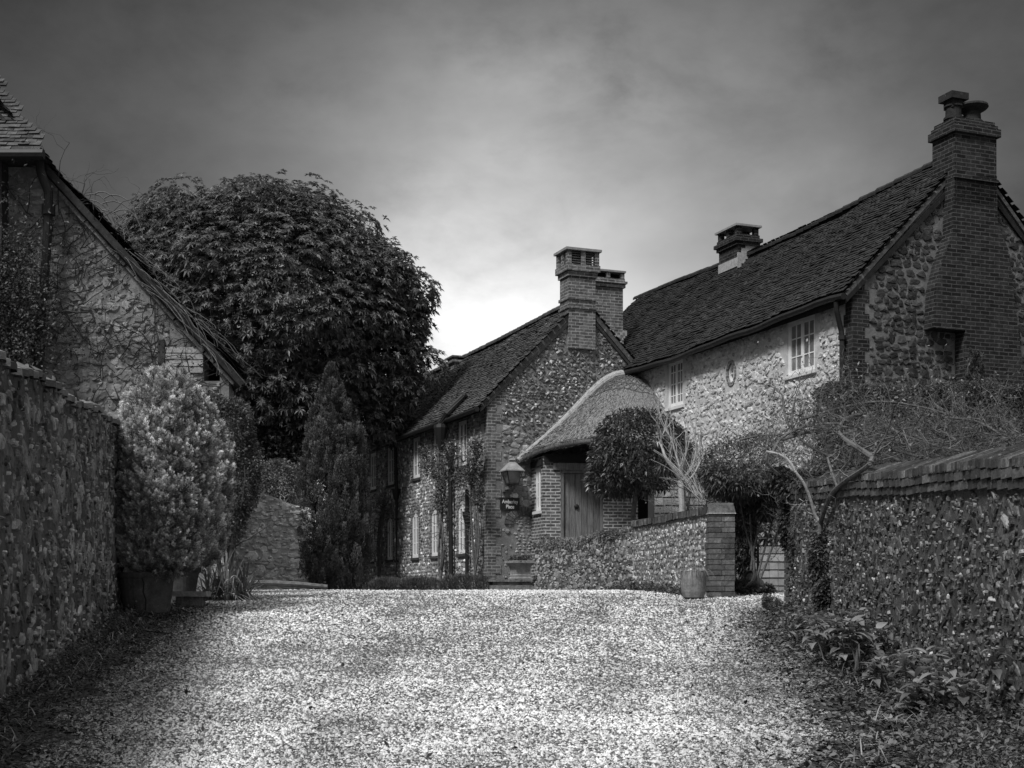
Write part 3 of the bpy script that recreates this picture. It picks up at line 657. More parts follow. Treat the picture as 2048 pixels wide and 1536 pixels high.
ssag = lambda a, u: .05*np.sin(a*.55+1.2)-.10*np.sin(np.pi*np.clip(a/SL, 0, 1))*u/4+.018*np.sin(a*1.7+u)+.012*np.sin(a*3.7+u*2.2)
g = G(); tiles(g, A(-.24, -.10, SE-.24*mS+.03), (0, 1, 0), (1, 0, mS), SL+.2, (SX+.24)*sl, sag=ssag)
tiles(g, A(SW+.2, -.10, SE-.2*mS+.03), (0, 1, 0), (-1, 0, mS), SL+.2, (SX+.2)*sl, sag=ssag)
prism(g, GB(), [(-.2, SE-.2*mS-.08), (SX, SA-.26), (SW+.2, SE-.2*mS-.08), (SW+.2, SE-.2*mS-.2), (SX, SA-.38), (-.2, SE-.2*mS-.2)], -SL-.08, .06, .6)
prism(g, GB(), [(-.2, SE-.2*mS+.02), (SX, SA+.04), (SW+.2, SE-.2*mS+.02), (SW+.2, SE-.3*mS), (SX, SA-.38), (-.2, SE-.3*mS)], -SL-.12, -SL+.06, .6)
sroof = g.build('roof', M['tile_dark'], hou)
ridge_tiles(sroof, SX, .35, SL, SA+.05, 'tile_dark', lambda y: .05*math.sin(y*.55+1.2)-.10*math.sin(math.pi*y/SL))
for side in (0, 1):
    g = G(); e, p = ((-.2, SE-.2*mS), (SX, SA)) if side == 0 else ((SW+.2, SE-.2*mS), (SX, SA))
    d = nrm(A(p[0]-e[0], p[1]-e[1])); nn = A(d[1], -d[0]) if side == 0 else A(-d[1], d[0])
    prism(g, gb, [e, p, tuple(A(*p)+nn*.07), tuple(A(*e)+nn*.07)], -.06, .06); g.build('verge', M['brick_cap'], hou)
# chimney breast and stack
sx0 = hs.gab(1910, 300, -.3)[0]; sx1 = hs.gab(1993, 300, -.3)[0]; zt = hs.gab(1950, 238, -.3)[1]; zs_ = hs.gab(1950, 358, -.3)[1]
sd_ = hs.front(1871, 300, sx0)[0]; print('main stack', sx0, sx1, zt, zs_, 'depth to', sd_, 'breast', np.round(breast, 2).tolist())
sd_ = max(.35, min(sd_, 1.2))
g = G()
for (xx, Z) in ((0, 0),): prism(g, gb, breast, -.02, .3)
box(g, sx0, sx1, -.30, sd_, zs_-.5, zt-.30)
box(g, sx0-.03, sx1+.03, -.33, sd_+.03, zs_-.02, zs_+.03)
for i, (dz, pj) in enumerate(((.30, .06), (.15, .02), (.08, -.02))):
    z2 = (.15, .08, 0)[i]; box(g, sx0-pj, sx1+pj, -.30-pj, sd_+pj, zt-dz+.001, zt-z2)
brs = g.build('chimney', M['brick_dark'], hou, uv=True); brs['label'] = 'broad brick breast on the gable under a stack with two pots'
def P_(u, v, y): q = hs.gab(u, v, y); return q
pz = P_(1907, 190, 0.2); px_ = pz[0]; ptop = pz[1]
g = G(); lathe(g, [(.17, -.08), (.165, .12), (.19, .13), (.19, .17), (.155, .18), (.15, .36), (.18, .37), (.18, .40), (.13, .40), (.13, .2)], (px_, .2, zt), 16)
box(g, px_-.20, px_+.20, .0, .4, ptop-.13, ptop); box(g, px_-.13, px_+.13, .07, .33, ptop-.28, ptop-.129); g.build('chimney_pot', M['tile_dark'], brs)['label'] = 'pot with square hood'
pz = P_(1944, 197, 0.15)
g = G(); lathe(g, [(.19, -.08), (.18, .08), (.21, .09), (.20, .13), (.17, .15), (.16, .30), (.27, .36), (.31, .40), (.30, .44), (.17, .47), (0, .48)], (pz[0], .15, zt), 20); g.build('chimney_pot', M['tile_dark'], brs)['label'] = 'round pot with mushroom cap'
# ridge chimney
yc_ = 7.94; rx0 = hs.gab(1475, 500, yc_)[0]; rx1 = hs.gab(1515, 500, yc_)[0]; zt = hs.gab(1495, 450, yc_)[1]; ry1 = hs.front(1438, 500, rx0)[0]
print('ridge stack', rx0, rx1, zt, yc_, ry1)
g = G(); zc = zt-.33; box(g, rx0, rx1, yc_, ry1, SA-.9, zc-.18)
box(g, rx0-.05, rx1+.05, yc_-.05, ry1+.05, zc-.179, zc-.09); box(g, rx0-.10, rx1+.10, yc_-.10, ry1+.10, zc-.089, zc); box(g, rx0-.04, rx1+.04, yc_-.04, ry1+.04, zc+.001, zc+.09)
ym = (yc_+ry1)/2
for x in (rx0-.02, rx1-.10):
    for y in (yc_-.02, ym-.06, ry1-.1): box(g, x, x+.12, y, y+.12, zc+.091, zt-.05)
chC = g.build('chimney', M['brick_dark'], hou, uv=True); chC['label'] = 'chimney straddling the ridge with open brick top'
g = G(); box(g, rx0-.08, rx1+.08, yc_-.08, ry1+.08, zt-.049, zt); g.build('cap_slab', M['stone'], chC)
g = G(); roofz = lambda x: SE+x*mS
box(g, rx0-.012, rx0-.001, yc_-.02, ry1+.02, roofz(rx0)-.06, roofz(rx0)+.16)
for i in range(5): x = rx0+i*(rx1-rx0)/5; box(g, x-.01, x+(rx1-rx0)/5-.01, yc_-.014, yc_-.001, roofz(x)-.1, roofz(x)+.28 if x < SX else SA+.2)
e0 = A(rx0-.4, 0, roofz(rx0-.4)+.07)
v = np.array([(rx0-.22, yc_-.04, roofz(rx0-.2)-.01), (rx0-.22, ry1+.06, roofz(rx0-.2)-.01), (rx0-.0, ry1+.06, roofz(rx0)+.08), (rx0-.0, yc_-.04, roofz(rx0)+.08)])
g.build('flashing', M['lead'], chC)
window(hou, fa, w1, 4, 3, jamb=None, sill='white', rec=.03, label='white casement nearest the gable corner')
window(hou, fa, w2, 4, 4, jamb=None, sill='white', rec=.03, label='white casement by the porch')
g = G()                                              # timber lintel above the near window
pbox(g, fa, w1[0]-.1, w1[1]+.1, w1[3]+.002, w1[3]+.09, -.1, .035); g.build('lintel', M['render'], hou); g = G(); pbox(g, fa, w2[0]-.08, w2[1]+.08, w2[3]+.002, w2[3]+.06, -.1, .03); g.build('lintel', M['render'], hou)
# vertical oval window
g = G(); oc_ = ((oh[0]+oh[1])/2, (oh[2]+oh[3])/2); ra, rz_ = (oh[1]-oh[0])/2, (oh[3]-oh[2])/2
tt = np.linspace(0, 2*np.pi, 25)[:-1]
def annulus(g, fr, c, r1, r2, n0, n1, sh=1.):
    P = []
    for r in (r1, r2):
        for n_ in (n0, n1): P.append(fr.p(c[0]+r[0]*np.cos(tt), c[1]+r[1]*np.sin(tt), n_))
    v = np.concatenate(P); k = len(tt); i = np.arange(k)[:, None]; j = (i+1) % k
    for a, b in ((0, 1), (1, 3), (3, 2), (2, 0)): g.add(v, np.concatenate([i+a*k, j+a*k, j+b*k, i+b*k], 1), sh)
annulus(g, fa, oc_, (ra*.72, rz_*.72), (ra*.90, rz_*.90), -.10, -.03)
pbox(g, fa, oc_[0]-.01, oc_[0]+.01, oc_[1]-rz_*.72, oc_[1]+rz_*.72, -.09, -.05); pbox(g, fa, oc_[0]-ra*.7, oc_[0]+ra*.7, oc_[1]-.01, oc_[1]+.01, -.089, -.049)
ow = g.build('window', M['paint'], hou); ow['label'] = 'small upright oval window'
g = G(); annulus(g, fa, oc_, (ra*.9, rz_*.9), (ra*1.25, rz_*1.2), -.12, .02); g.build('brick_surround', M['brick'], ow, uv=True)
g = G(); pbox(g, fa, oh[0]+.02, oh[1]-.02, oh[2]+.02, oh[3]-.02, -.13, -.12); g.build('pane', M['glass'], ow)
g = G()
for sg in ((1, 1), (1, -1), (-1, 1), (-1, -1)):      # infill outside the oval
    P = [(oc_[0]+sg[0]*ra*1.02, oc_[1]+sg[1]*rz_*1.02)]+[(oc_[0]+sg[0]*ra*1.02*math.cos(t), oc_[1]+sg[1]*rz_*1.02*math.sin(t)) for t in np.linspace(0, math.pi/2, 6)]
    prism(g, fa, P, -.12, .006)
g.build('infill', M['rubble_pale'], ow)
g = G(); tube(g, [(-.28, y_, SE-.28*mS-.03+float(ssag(np.array([y_]), np.array([0.]))[0])) for y_ in np.linspace(-.12, 9.3, 24)], .062, 8); g.build('gutter', M['iron'], hou)
ypp = hs.front(1684, 640, -.1)[0]; g = G()
tube(g, [(-.27, .12, SE-.34), (-.25, .14, SE-.5), (-.12, ypp, SE-.85), (-.1, ypp, SE-1.0), (-.1, ypp, .1)], .05, 8)
for z in (SE-1.02, SE-2.6): tube(g, [(-.1, ypp, z), (-.1, ypp, z+.08)], .07, 8)
g.build('downpipe', M['iron'], hou)
# ------------------------------------------------ helpers for things in the yard
def ray(u, v): return A((u-U0)/F, 1, (V0-v)/F)
def onfr(fr, u, v, n=0.):
    """pixel -> (a, z) on a plane given in world metres"""
    d = ray(u, v); o = A(0, 0, EYE)-(fr.O+fr.N*n); t = -np.dot(o, fr.N)/np.dot(d, fr.N); p = o+t*d; return np.dot(p, fr.A), np.dot(p, fr.U)
def rebase(root, off):
    """keep the shapes where they are but stand the Empty on the thing's own base"""
    m = Matrix.Rotation(root.rotation_euler.z, 3, 'Z'); root.location = root.location+m@Vector(off)
    for o in list(bpy.data.objects):
        if o.parent == root: o.location = o.location-Vector(off)
def sgrid(fn, nu, nv):
    u, v = np.meshgrid(np.linspace(0, 1, nu), np.linspace(0, 1, nv), indexing='ij'); P = fn(u.ravel(), v.ravel())
    i = (np.arange(nu-1)[:, None]*nv+np.arange(nv-1)[None]).ravel()[:, None]; return P, np.concatenate([i, i+nv, i+nv+1, i+1], 1)
# ------------------------------------------------ thatched porch in the angle between the houses
por = thing('thatched_porch', hc.O, 'round thatched porch with plank door tucked between the two houses', 'porch', TH)
PC = A(3.84, 0.)
Rr = 3.0
def EZ(s): return 3.14+.26*np.sin(np.pi*s)**1.2+.0*s
hx, hy = [0, .13, .25, .37, .5, .64, .8, 1], [1, .975, .90, .77, .60, .43, .23, 0]
def cone(s, t, dn=0.):
    ph = s*np.pi/2; r = Rr*t; z = EZ(s)+.12+(5.38-EZ(s)-.12)*np.interp(t, hx, hy)+dn+.015*np.sin(s*23)*np.sin(t*17)
    return np.stack([PC[0]-np.cos(ph)*r, PC[1]-np.sin(ph)*r, z], -1)
g = G(); P, f = sgrid(lambda s, t: cone(s, .02+.98*t), 60, 40); g.add(P, f)
def lip(s, t):                                       # rounded eave and the underside
    ph = s*np.pi/2; a = t*3.6; r = np.where(t < .5, Rr+.03*np.sin(t*2*np.pi), Rr-(t-.5)*1.6); z = EZ(s)+.12-np.where(t < .5, .24*t, .12-(t-.5)*.5)-0
    return np.stack([PC[0]-np.cos(ph)*r, -np.sin(ph)*r, z], -1)
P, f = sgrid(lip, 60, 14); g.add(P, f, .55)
# straw ends standing off the coat
n = 9000; s_, t_ = rnd(n), rnd(n)**.6; p = cone(s_, t_); q = cone(s_, np.minimum(t_+.05, 1.02)); d = nrm(q-p)+rng.normal(size=(n, 3))*.10
leaves(g, p+A(0, 0, .004), d, rnd(n, .06, .16), .016, rnd(n, .3, 1.9), droop=0)
n = 3500; s_ = rnd(n); p = cone(s_, .985+0*s_)-np.stack([0*s_, 0*s_, rnd(n, -.02, .13)], -1); ph = s_*np.pi/2
leaves(g, p, np.stack([-np.cos(ph), -np.sin(ph), -.75+0*ph], -1)+rng.normal(size=(n, 3))*.15, rnd(n, .04, .09), .011, rnd(n, .4, 1.4))
g.build('thatch', M['thatch'], por)
L1 = [hc.hit(u, v, 1, -.10) for u, v in ((1036, 921), (1062, 899), (1100, 868), (1140, 830), (1172, 796), (1205, 765), (1230, 752), (1245, 750))]
L2 = [hc.hit(u, v, 0, 3.74) for u, v in ((1247, 750), (1262, 757), (1274, 775), (1283, 800), (1296, 840))]
def smooth(P, k=4):
    P = np.array(P); t = np.arange(len(P)); tt = np.linspace(0, len(P)-1, (len(P)-1)*k+1); q = np.stack([np.interp(tt, t, P[:, i]) for i in range(3)], -1)
    for _ in range(3): q[1:-1] = (q[:-2]+2*q[1:-1]+q[2:])/4
    return q
for L_ in (L1, L2):
    g = G(); q = smooth(L_); tube(g, q, np.linspace(.07, .13, len(q)) if L_ is L1 else .13, 12)
    n = 1500; k = rng.integers(0, len(q)-1, n); d = nrm(q[k+1]-q[k]); o = nrm(rng.normal(size=(n, 3))); leaves(g, q[k]+(q[k+1]-q[k])*rnd((n, 1))+o*.12, d+o*.1, .08, .01, rnd(n, .7, 1.3))
    g.build('thatch_roll', M['thatch_roll'], por)
g = G()                                              # hazel liggers pinned in a lattice under the peak
for t in (.17, .25, .33, .41):
    s = np.linspace(.06, .9, 24); tube(g, cone(s, t+.02*np.sin(s*9), .03), .009, 4)
for k in range(9):
    s0 = .06+k*.095
    for a, b in ((.17, .25), (.25, .33), (.33, .41)):
        for sg in (1, -1): c = s0+(.0 if sg > 0 else .095); tube(g, cone(np.linspace(c, c+sg*.095, 5), np.linspace(a, b, 5), .03), .007, 4)
g.build('ligger_lattice', M['bark'], por)
Q0, Q1, Q2 = A(1.12, 0, 0), A(1.05, -.9, 0), A(3.84, -1.5, 0)
PH = 3.22
def lfr(p, q, up=(0, 0, 1)): d = nrm(q-p); n = np.cross(d, A(0, 0, 1)); return Fr(p, d, up, n)
f1 = lfr(Q0, Q1); f2 = lfr(Q1, Q2)
if np.dot(f2.N, A(0, -1, 0)) < 0: f2.N = -f2.N
if np.dot(f1.N, A(-1, 0, 0)) < 0: f1.N = -f1.N
def onl(fr, u, v):
    d = hc.L(ray(u, v)); o = hc.o-fr.O; t = -np.dot(o, fr.N)/np.dot(d, fr.N); p = o+t*d; return np.dot(p, fr.A), p[2]
d0 = onl(f2, 1121, 940); d1 = onl(f2, 1206, 940); L2n = np.linalg.norm(Q2-Q1); print('door', d0, d1, L2n, 'brick ends', onl(f2, 1276, 1030))
dh = (d0[0], d1[0], .86, d0[1]); L1n = np.linalg.norm(Q1-Q0)
w0 = onl(f1, 1069, 937)[0]; w1_ = onl(f1, 1084, 937)[0]; wz1 = onl(f1, 1077, 935)[1]; wz0 = onl(f1, 1077, 1022)[1]; print('porch win', w0, w1_, wz0, wz1, L1n)
wh = (.28, .74, wz0, wz1)
be = onl(f2, 1276, 1030)[0]
g = G(); wall_face(g, f1, L1n, PH, [wh], .1); wall_face(g, f2, min(be, L2n), PH, [dh], .14); g.build('brick_wall', M['brick_porch'], por, uv=True)
g = G(); wall_face(g, f1, L1n, wz0-.35, []); 
pw = window(por, f1, wh, 2, 3, split=True, sill='white', rec=.03); pw['label'] = 'narrow white window in the porch side'
g = G(); ow_ = dh[1]-dh[0]; ring(g, f2, dh[0]+.002, dh[1]-.002, dh[2], dh[3]-.002, .07, -.12, .015); pbox(g, f2, dh[0]-.18, dh[1]+.5, dh[3]+.001, dh[3]+.16, -.1, .05)
dfm = g.build('door_frame', M['oak'], por)
g = G(); nb = 6; wd_ = (ow_-.15)/nb
for i in range(nb):
    a = dh[0]+.075+i*wd_; pbox(g, f2, a+.004, a+wd_-.004, dh[2]+.02, dh[3]-.08, -.09, -.05-.008*(i % 2), random.uniform(.7, 1.25))
door = g.build('door', M['oak'], por)
g = G(); lathe(g, [(.0, 0), (.05, .005), (.06, .02), (.03, .05), (0, .055)], (0, 0, 0), 12); hk = g.build('door_knocker', M['iron'], door)
kp = f2.p((dh[0]+dh[1])/2-.12, 2.05, -.05); hk.location = tuple(np.ravel(kp)); hk.rotation_euler = (R(90), 0, math.atan2(f2.A[1], f2.A[0]))
g = G(); pbox(g, f2, .02, L2n, dh[3]+.17, PH+.04, -.12, .06); pbox(g, f1, .1, L1n-.0, dh[3]+.1, PH-.08, -.12, .05); g.build('eave_shadow_band', M['dark'], por)  # dark band added under the thatch in place of the eave's shadow
g = G(); pbox(g, f2, 0, L2n, 0, .85, -1.2, -.02); box(g, 1.15, 3.8, -.8, -.01, .0, .84); g.build('floor_plinth', M['stone'], por)
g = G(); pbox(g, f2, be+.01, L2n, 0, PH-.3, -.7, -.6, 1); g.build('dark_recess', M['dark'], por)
rebase(por, (2.4, -1.0, 0))
# ------------------------------------------------ name board, lantern
sg_ = thing('name_board', hc.O, 'dark board lettered Amberley Place fixed below the lantern', 'sign', TH)
x0, z1 = hc.gab(999, 995); x1, z0 = hc.gab(1037.5, 1021)
g = G(); pbox(g, gb, x0, x1, z0, z1, .035, .055); g.build('board', M['iron'], sg_)
for i, (t, zz) in enumerate((('Amberley', z1-.10), ('Place', z1-.22))):
    cu = bpy.data.curves.new('lettering', 'FONT'); cu.body = t; cu.size = .125; cu.extrude = .003; cu.offset = .0012; cu.align_x = 'CENTER'; cu.align_y = 'CENTER'; cu.materials.append(M['letter'])
    o = bpy.data.objects.new('lettering_curve', cu); C.objects.link(o); bpy.context.view_layer.update(); me = bpy.data.meshes.new_from_object(o.evaluated_get(bpy.context.evaluated_depsgraph_get())); bpy.data.objects.remove(o); o = bpy.data.objects.new('lettering', me); C.objects.link(o); o.parent = sg_; o.location = ((x0+x1)/2, -.06, zz); o.rotation_euler = (R(90), 0, 0); o.scale = (.82, 1, 1)
rebase(sg_, ((x0+x1)/2, -.05, z0))
lan = thing('wall_lantern', hc.O, 'large tapered glass lantern on a wooden bracket above the name board', 'lantern', TH)
cx_, zr = hc.gab(1024, 922, -.35); _, zl = hc.gab(1024, 941, -.35); _, zb_ = hc.gab(1024, 968, -.35)
def frustum(g, c, w0, z0, w1, z1, sh=1.):
    v = [(c[0]+sx*w, c[1]+sy*w, z) for w, z in ((w0, z0), (w1, z1)) for sx, sy in ((-1, -1), (1, -1), (1, 1), (-1, 1))]; g.add(v, BOXF, sh)
c_ = (cx_, -.35); g = G(); frustum(g, c_, .225, zl, .06, zr-.03); frustum(g, c_, .235, zl-.025, .235, zl); frustum(g, c_, .04, zr-.03, .05, zr+.02); frustum(g, c_, .07, zr+.02, .03, zr+.06); g.build('hood', M['stone'], lan)
g = G(); frustum(g, c_, .10, zb_+.02, .185, zl-.03); g.build('glass_body', M['glass'], lan)
g = G()
for sx, sy in ((-1, -1), (1, -1), (1, 1), (-1, 1)): tube(g, [(cx_+sx*.112, -.35+sy*.112, zb_), (cx_+sx*.2, -.35+sy*.2, zl-.02)], .012, 4)
frustum(g, c_, .125, zb_-.02, .125, zb_+.02); g.build('frame', M['iron'], lan)
xa, za = hc.gab(1004, 938); xb_, zc_ = hc.gab(1015, 984)
g = G(); pbox(g, gb, xa, xb_, zc_, za, .035, .12); pbox(g, gb, xa+.02, xb_-.02, zc_+.04, zc_+.10, .121, .34); tube(g, [(xb_-.05, -.12, zc_+.1), (xb_, -.3, zb_-.08), (cx_, -.35, zb_-.02)], .025, 6); g.build('bracket', M['oak'], lan)
rebase(lan, (cx_, -.2, zc_))
# ------------------------------------------------ walls of the lane
def wallfr(p, q, side):
    p, q = A(*p, 0.), A(*q, 0.); d = nrm(q-p); n = np.cross(d, A(0, 0, 1)); n = n if np.dot(n, A(*side, 0)) > 0 else -n
    return Fr(p, d, (0, 0, 1), n), np.linalg.norm(q-p)
def lanewall(name, p, q, side, T0, T1, thick, mort, label, cat='wall', bump=.05, z_off=-.3):
    fr, L = wallfr(p, q, side); root = thing(name, (p[0]/2+q[0]/2, p[1]/2+q[1]/2, float(gz((p[0]+q[0])/2, (p[1]+q[1])/2))), label, cat)
    base = root.location.copy(); fr.O = fr.O-A(base[0], base[1], 0); n = 60; a = np.linspace(0, L, n)
    top = (T0+(T1-T0)*a/L)+bump*(np.sin(a*1.9)*.5+np.sin(a*4.7+1)*.3+np.sin(a*11)*.12)-base[2]
    bot = gz(p[0]+fr.A[0]*a, p[1]+fr.A[1]*a)-base[2]+z_off
    g = G()
    for nn in (0, -thick): v = np.concatenate([fr.p(a, bot, nn), fr.p(a, top, nn)]); i = np.arange(n-1)[:, None]; g.add(v, i+np.array((0, 1, n+1, n)))
    v = np.concatenate([fr.p(a, top, 0), fr.p(a, top, -thick)]); g.add(v, i+np.array((0, 1, n+1, n)))
    for k in (0, n-1): g.add(fr.p(A(a[k]), A(bot[k], bot[k], top[k], top[k]), A(0, -thick, -thick, 0)), [[0, 1, 2, 3]])
    return root, fr, L, a, top, bot, g
# old rubble wall close by on the left of the lane
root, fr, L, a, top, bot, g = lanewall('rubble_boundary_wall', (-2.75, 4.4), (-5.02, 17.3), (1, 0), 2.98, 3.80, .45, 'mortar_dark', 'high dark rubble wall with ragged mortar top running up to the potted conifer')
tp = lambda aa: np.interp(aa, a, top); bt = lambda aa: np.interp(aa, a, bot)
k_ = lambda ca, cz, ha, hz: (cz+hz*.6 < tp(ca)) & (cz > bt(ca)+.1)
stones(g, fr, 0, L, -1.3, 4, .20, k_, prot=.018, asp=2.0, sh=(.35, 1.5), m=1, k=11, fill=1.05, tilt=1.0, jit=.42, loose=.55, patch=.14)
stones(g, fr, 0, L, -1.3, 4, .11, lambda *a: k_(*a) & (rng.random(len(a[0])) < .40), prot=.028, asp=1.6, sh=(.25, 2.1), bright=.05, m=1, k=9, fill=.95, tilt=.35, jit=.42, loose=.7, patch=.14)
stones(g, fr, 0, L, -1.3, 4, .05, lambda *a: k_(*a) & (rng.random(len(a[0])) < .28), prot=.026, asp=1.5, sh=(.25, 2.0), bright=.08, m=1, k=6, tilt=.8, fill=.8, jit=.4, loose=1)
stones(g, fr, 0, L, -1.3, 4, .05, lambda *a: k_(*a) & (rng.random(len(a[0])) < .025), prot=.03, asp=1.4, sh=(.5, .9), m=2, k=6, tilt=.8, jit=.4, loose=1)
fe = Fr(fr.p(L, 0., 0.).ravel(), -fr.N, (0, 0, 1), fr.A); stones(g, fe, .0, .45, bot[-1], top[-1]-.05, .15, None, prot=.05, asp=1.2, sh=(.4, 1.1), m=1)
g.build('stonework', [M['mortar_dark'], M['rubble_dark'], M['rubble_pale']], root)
g = G(); q = 0.
while q < L:
    w = random.uniform(.10, .30); z = float(tp(q+w/2)); n_ = 7; th = np.linspace(0, 2*np.pi, n_+1)[:-1]
    for off in (-.06, -.26, -.42):
        r1, r2 = w*.6*random.uniform(.8, 1.1), .13*random.uniform(.8, 1.3); c = fr.p(q+w/2, z+random.uniform(-.02, .015), off).ravel()
        ringp = c+np.cos(th)[:, None]*fr.A*r1*rnd((n_, 1), .8, 1.1)+np.sin(th)[:, None]*fr.N*r2*rnd((n_, 1), .8, 1.1)
        v = np.concatenate([ringp-A(0, 0, .05), ringp*1+A(0, 0, .005), (c+A(0, 0, random.uniform(.035, .07)))[None]]); i = np.arange(n_)[:, None]; j = (i+1) % n_
        s_ = random.uniform(.25, .9); g.add(v, np.concatenate([i, j, j+n_, i+n_], 1), s_); g.add(v, np.concatenate([i+n_, j+n_, 0*i+2*n_], 1), s_)
    q += w
g.build('mortar_capping', M['rubble'], root)
# flint wall with slanting brick coping, right of the lane
def coping(g, fr, L, tp, rise=.12, dep=.27, ov=.05, step=.072, lean=.06, t=.062):
    q = 0.
    while q < L:
        z = float(tp(q)); w = step-.008; h = random.uniform(-.006, .008); l = lean*random.uniform(.6, 1.2)
        sec = [(ov, z), (-dep, z+rise), (-dep, z+rise+t), (ov, z+t)]
        aa = A(*[q, q+l, q+l, q, q+w, q+w+l, q+w+l, q+w]); nn = A(*[s[0] for s in sec]*2)+random.uniform(-.008, .008); zz = A(*[s[1] for s in sec]*2)+h
        g.add(fr.p(aa, zz, nn), [[0, 1, 2, 3], [4, 7, 6, 5], [0, 4, 5, 1], [3, 2, 6, 7], [0, 3, 7, 4], [1, 5, 6, 2]], random.uniform(.45, 1.4) if random.random() > .06 else 2.2); q += step
root, fr, L, a, top, bot, g = lanewall('flint_boundary_wall', (3.64, 17.95), (3.30, 4.4), (-1, 0), 3.00, 2.19, .36, 'mortar_dark', 'dark flint wall with slanted brick coping, ivy over its far end', bump=.015)
tp2, bt2 = (lambda aa: np.interp(aa, a, top)), (lambda aa: np.interp(aa, a, bot)); frR, LR, baseR = fr, L, A(*root.location)
k_ = lambda ca, cz, ha, hz: (cz+hz < tp2(ca)-.15) & (cz > bt2(ca)+.15) & (ca > .35)
stones(g, fr, 0, L, -1.3, 4, .12, k_, prot=.012, asp=1.7, sh=(.3, 1.2), m=1, k=10, fill=1.0, tilt=1.2, jit=.42, loose=.6, patch=.22)
stones(g, fr, 0, L, -1.3, 4, .065, lambda *a: k_(*a) & (rng.random(len(a[0])) < .45), prot=.022, asp=1.5, sh=(.2, 1.4), bright=.08, m=1, k=8, tilt=1., jit=.42, loose=.8, fill=.9, patch=.22)
stones(g, fr, 0, L, -1.3, 4, .034, lambda *a: k_(*a) & (rng.random(len(a[0])) < .35), prot=.022, asp=1.4, sh=(.25, 1.8), bright=.16, m=1, k=6, tilt=1.5, jit=.4, loose=1, fill=.8)
stones(g, fr, 0, L, -1.3, 4, .045, lambda *a: k_(*a) & (rng.random(len(a[0])) < .03), prot=.024, asp=1.3, sh=(.4, .9), m=2, k=6, tilt=1.2, jit=.4, loose=1)
g.build('flintwork', [M['mortar_dark'], M['mossy'], M['chalk']], root)
g = G(); i = 0
for row in range(2):
    q = 0.-row*.1
    while q < L:
        b0 = max(q, 0)+.004; z = float(tp2(q+.1))
        if q+.2 > 0: pbox(g, fr, b0, q+.21, z-.145+row*.073, z-.145+row*.073+.066, -.3, .03+random.uniform(-.004, .006)+.012*row, random.uniform(.45, 1.3) if random.random() > .04 else 2)
        q += .218
for r_ in range(22):
    z = float(bt2(0))+.15+r_*.075
    if z > float(tp2(0))-.16: break
    pbox(g, fr, -.01, (.32 if r_ % 2 else .22), z, z+.066, -.37, .02, random.uniform(.6, 1.4)); 
g.build('brick_courses', M['brick_cap'], root)
g = G(); coping(g, fr, L, lambda q: tp2(q)+.002, rise=.11); g.build('coping', M['brick_cap'], root)
# low garden wall: rubble length, flint length, brick pier
root, fr, L, a, top, bot, g = lanewall('rubble_garden_wall', (2.14, 24.0), (.52, 27.6), (-1, -.3), 2.76, 2.66, .32, 'mortar', 'low rubble garden wall with a grassy top in front of the porch', bump=.05)
k_ = lambda ca, cz, ha, hz: (cz+hz*.8 < np.interp(ca, a, top)-.0) & (cz > np.interp(ca, a, bot)+.2)
stones(g, fr, 0, L, -.5, 1.4, .13, k_, prot=.014, asp=1.5, sh=(.3, 1.9), m=1, fill=1.1, jit=.35, loose=.25)
stones(g, fr, 0, L, -.5, 1.4, .06, k_, prot=.02, asp=1.3, sh=(.3, 2.8), m=1, fill=.9, jit=.35, loose=.8)
g.build('stonework', [M['mortar_dark'], M['rubble_dark']], root)
rgfr, rgL, rgtop, rgbase = fr, L, (a, top), A(*root.location)
g = G(); n = 1600; aa = rnd(n, .1, L); P = fr.p(aa, np.interp(aa, a, top)-.02, -rnd(n, -.03, .30)); D = rng.normal(size=(n, 3))*.5+A(0, 0, .9); leaves(g, P, D, rnd(n, .06, .16), .012, rnd(n, .7, 2.2), droop=.4)
n = 900; aa = rnd(n, 0, L)**1.; P = fr.p(aa, np.interp(aa, a, top)-rnd(n, 0, .12), rnd(n, 0, .05)); leaves(g, P, rng.normal(size=(n, 3)), .05, .03, rnd(n, .7, 1.8))
tag(g.build('grass_tufts', M['leaf_pale'], root), kind='stuff')
root, fr, L, a, top, bot, g = lanewall('flint_garden_wall', (2.93, 20.1), (2.14, 23.98), (-1, 0), 2.80, 2.80, .33, 'mortar', 'low flint garden wall with rounded brick coping ending in a brick pier', bump=.012)
zt_ = lambda q: np.interp(q, a, top); k_ = lambda ca, cz, ha, hz: (cz+hz*.8 < zt_(ca)) & (cz > np.interp(ca, a, bot)+.2)
stones(g, fr, .02, L, -.5, 1.4, .085, k_, prot=.016, asp=1.1, sh=(.3, 1.7), bright=.16, m=1, k=6, fill=.95, tilt=1.2)
stones(g, fr, .02, L, -.5, 1.4, .05, lambda *a: k_(*a) & (rng.random(len(a[0])) < .12), prot=.025, asp=.9, sh=(.6, 1.0), m=2, k=6, tilt=.6, jit=.4, loose=1)
g.build('flintwork', [M['mortar'], M['flint'], M['chalk']], root)
g = G(); coping(g, fr, L, lambda q: zt_(q)+.002, rise=.06, dep=.30, ov=.045, t=.10); g.build('coping', M['brick_cap'], root)
g = G(); bl_ = A(*root.location); px0, px1, py0 = 2.90-bl_[0], 3.285-bl_[0], 19.9-bl_[1]; z = 1.5-bl_[2]; i = 0; zt2 = 2.97-bl_[2]-.16
while z < zt2:
    j = random.uniform(-.008, .008); ww = .5 if i % 2 else .62
    box(g, px0+j, px0+(px1-px0)*ww-.005, py0+j, py0+.36, z, z+.068, random.uniform(.8, 1.6)); box(g, px0+(px1-px0)*ww+.005, px1+j, py0+j*.5, py0+.36, z, z+.068, random.uniform(.8, 1.6)); z += .079; i += 1
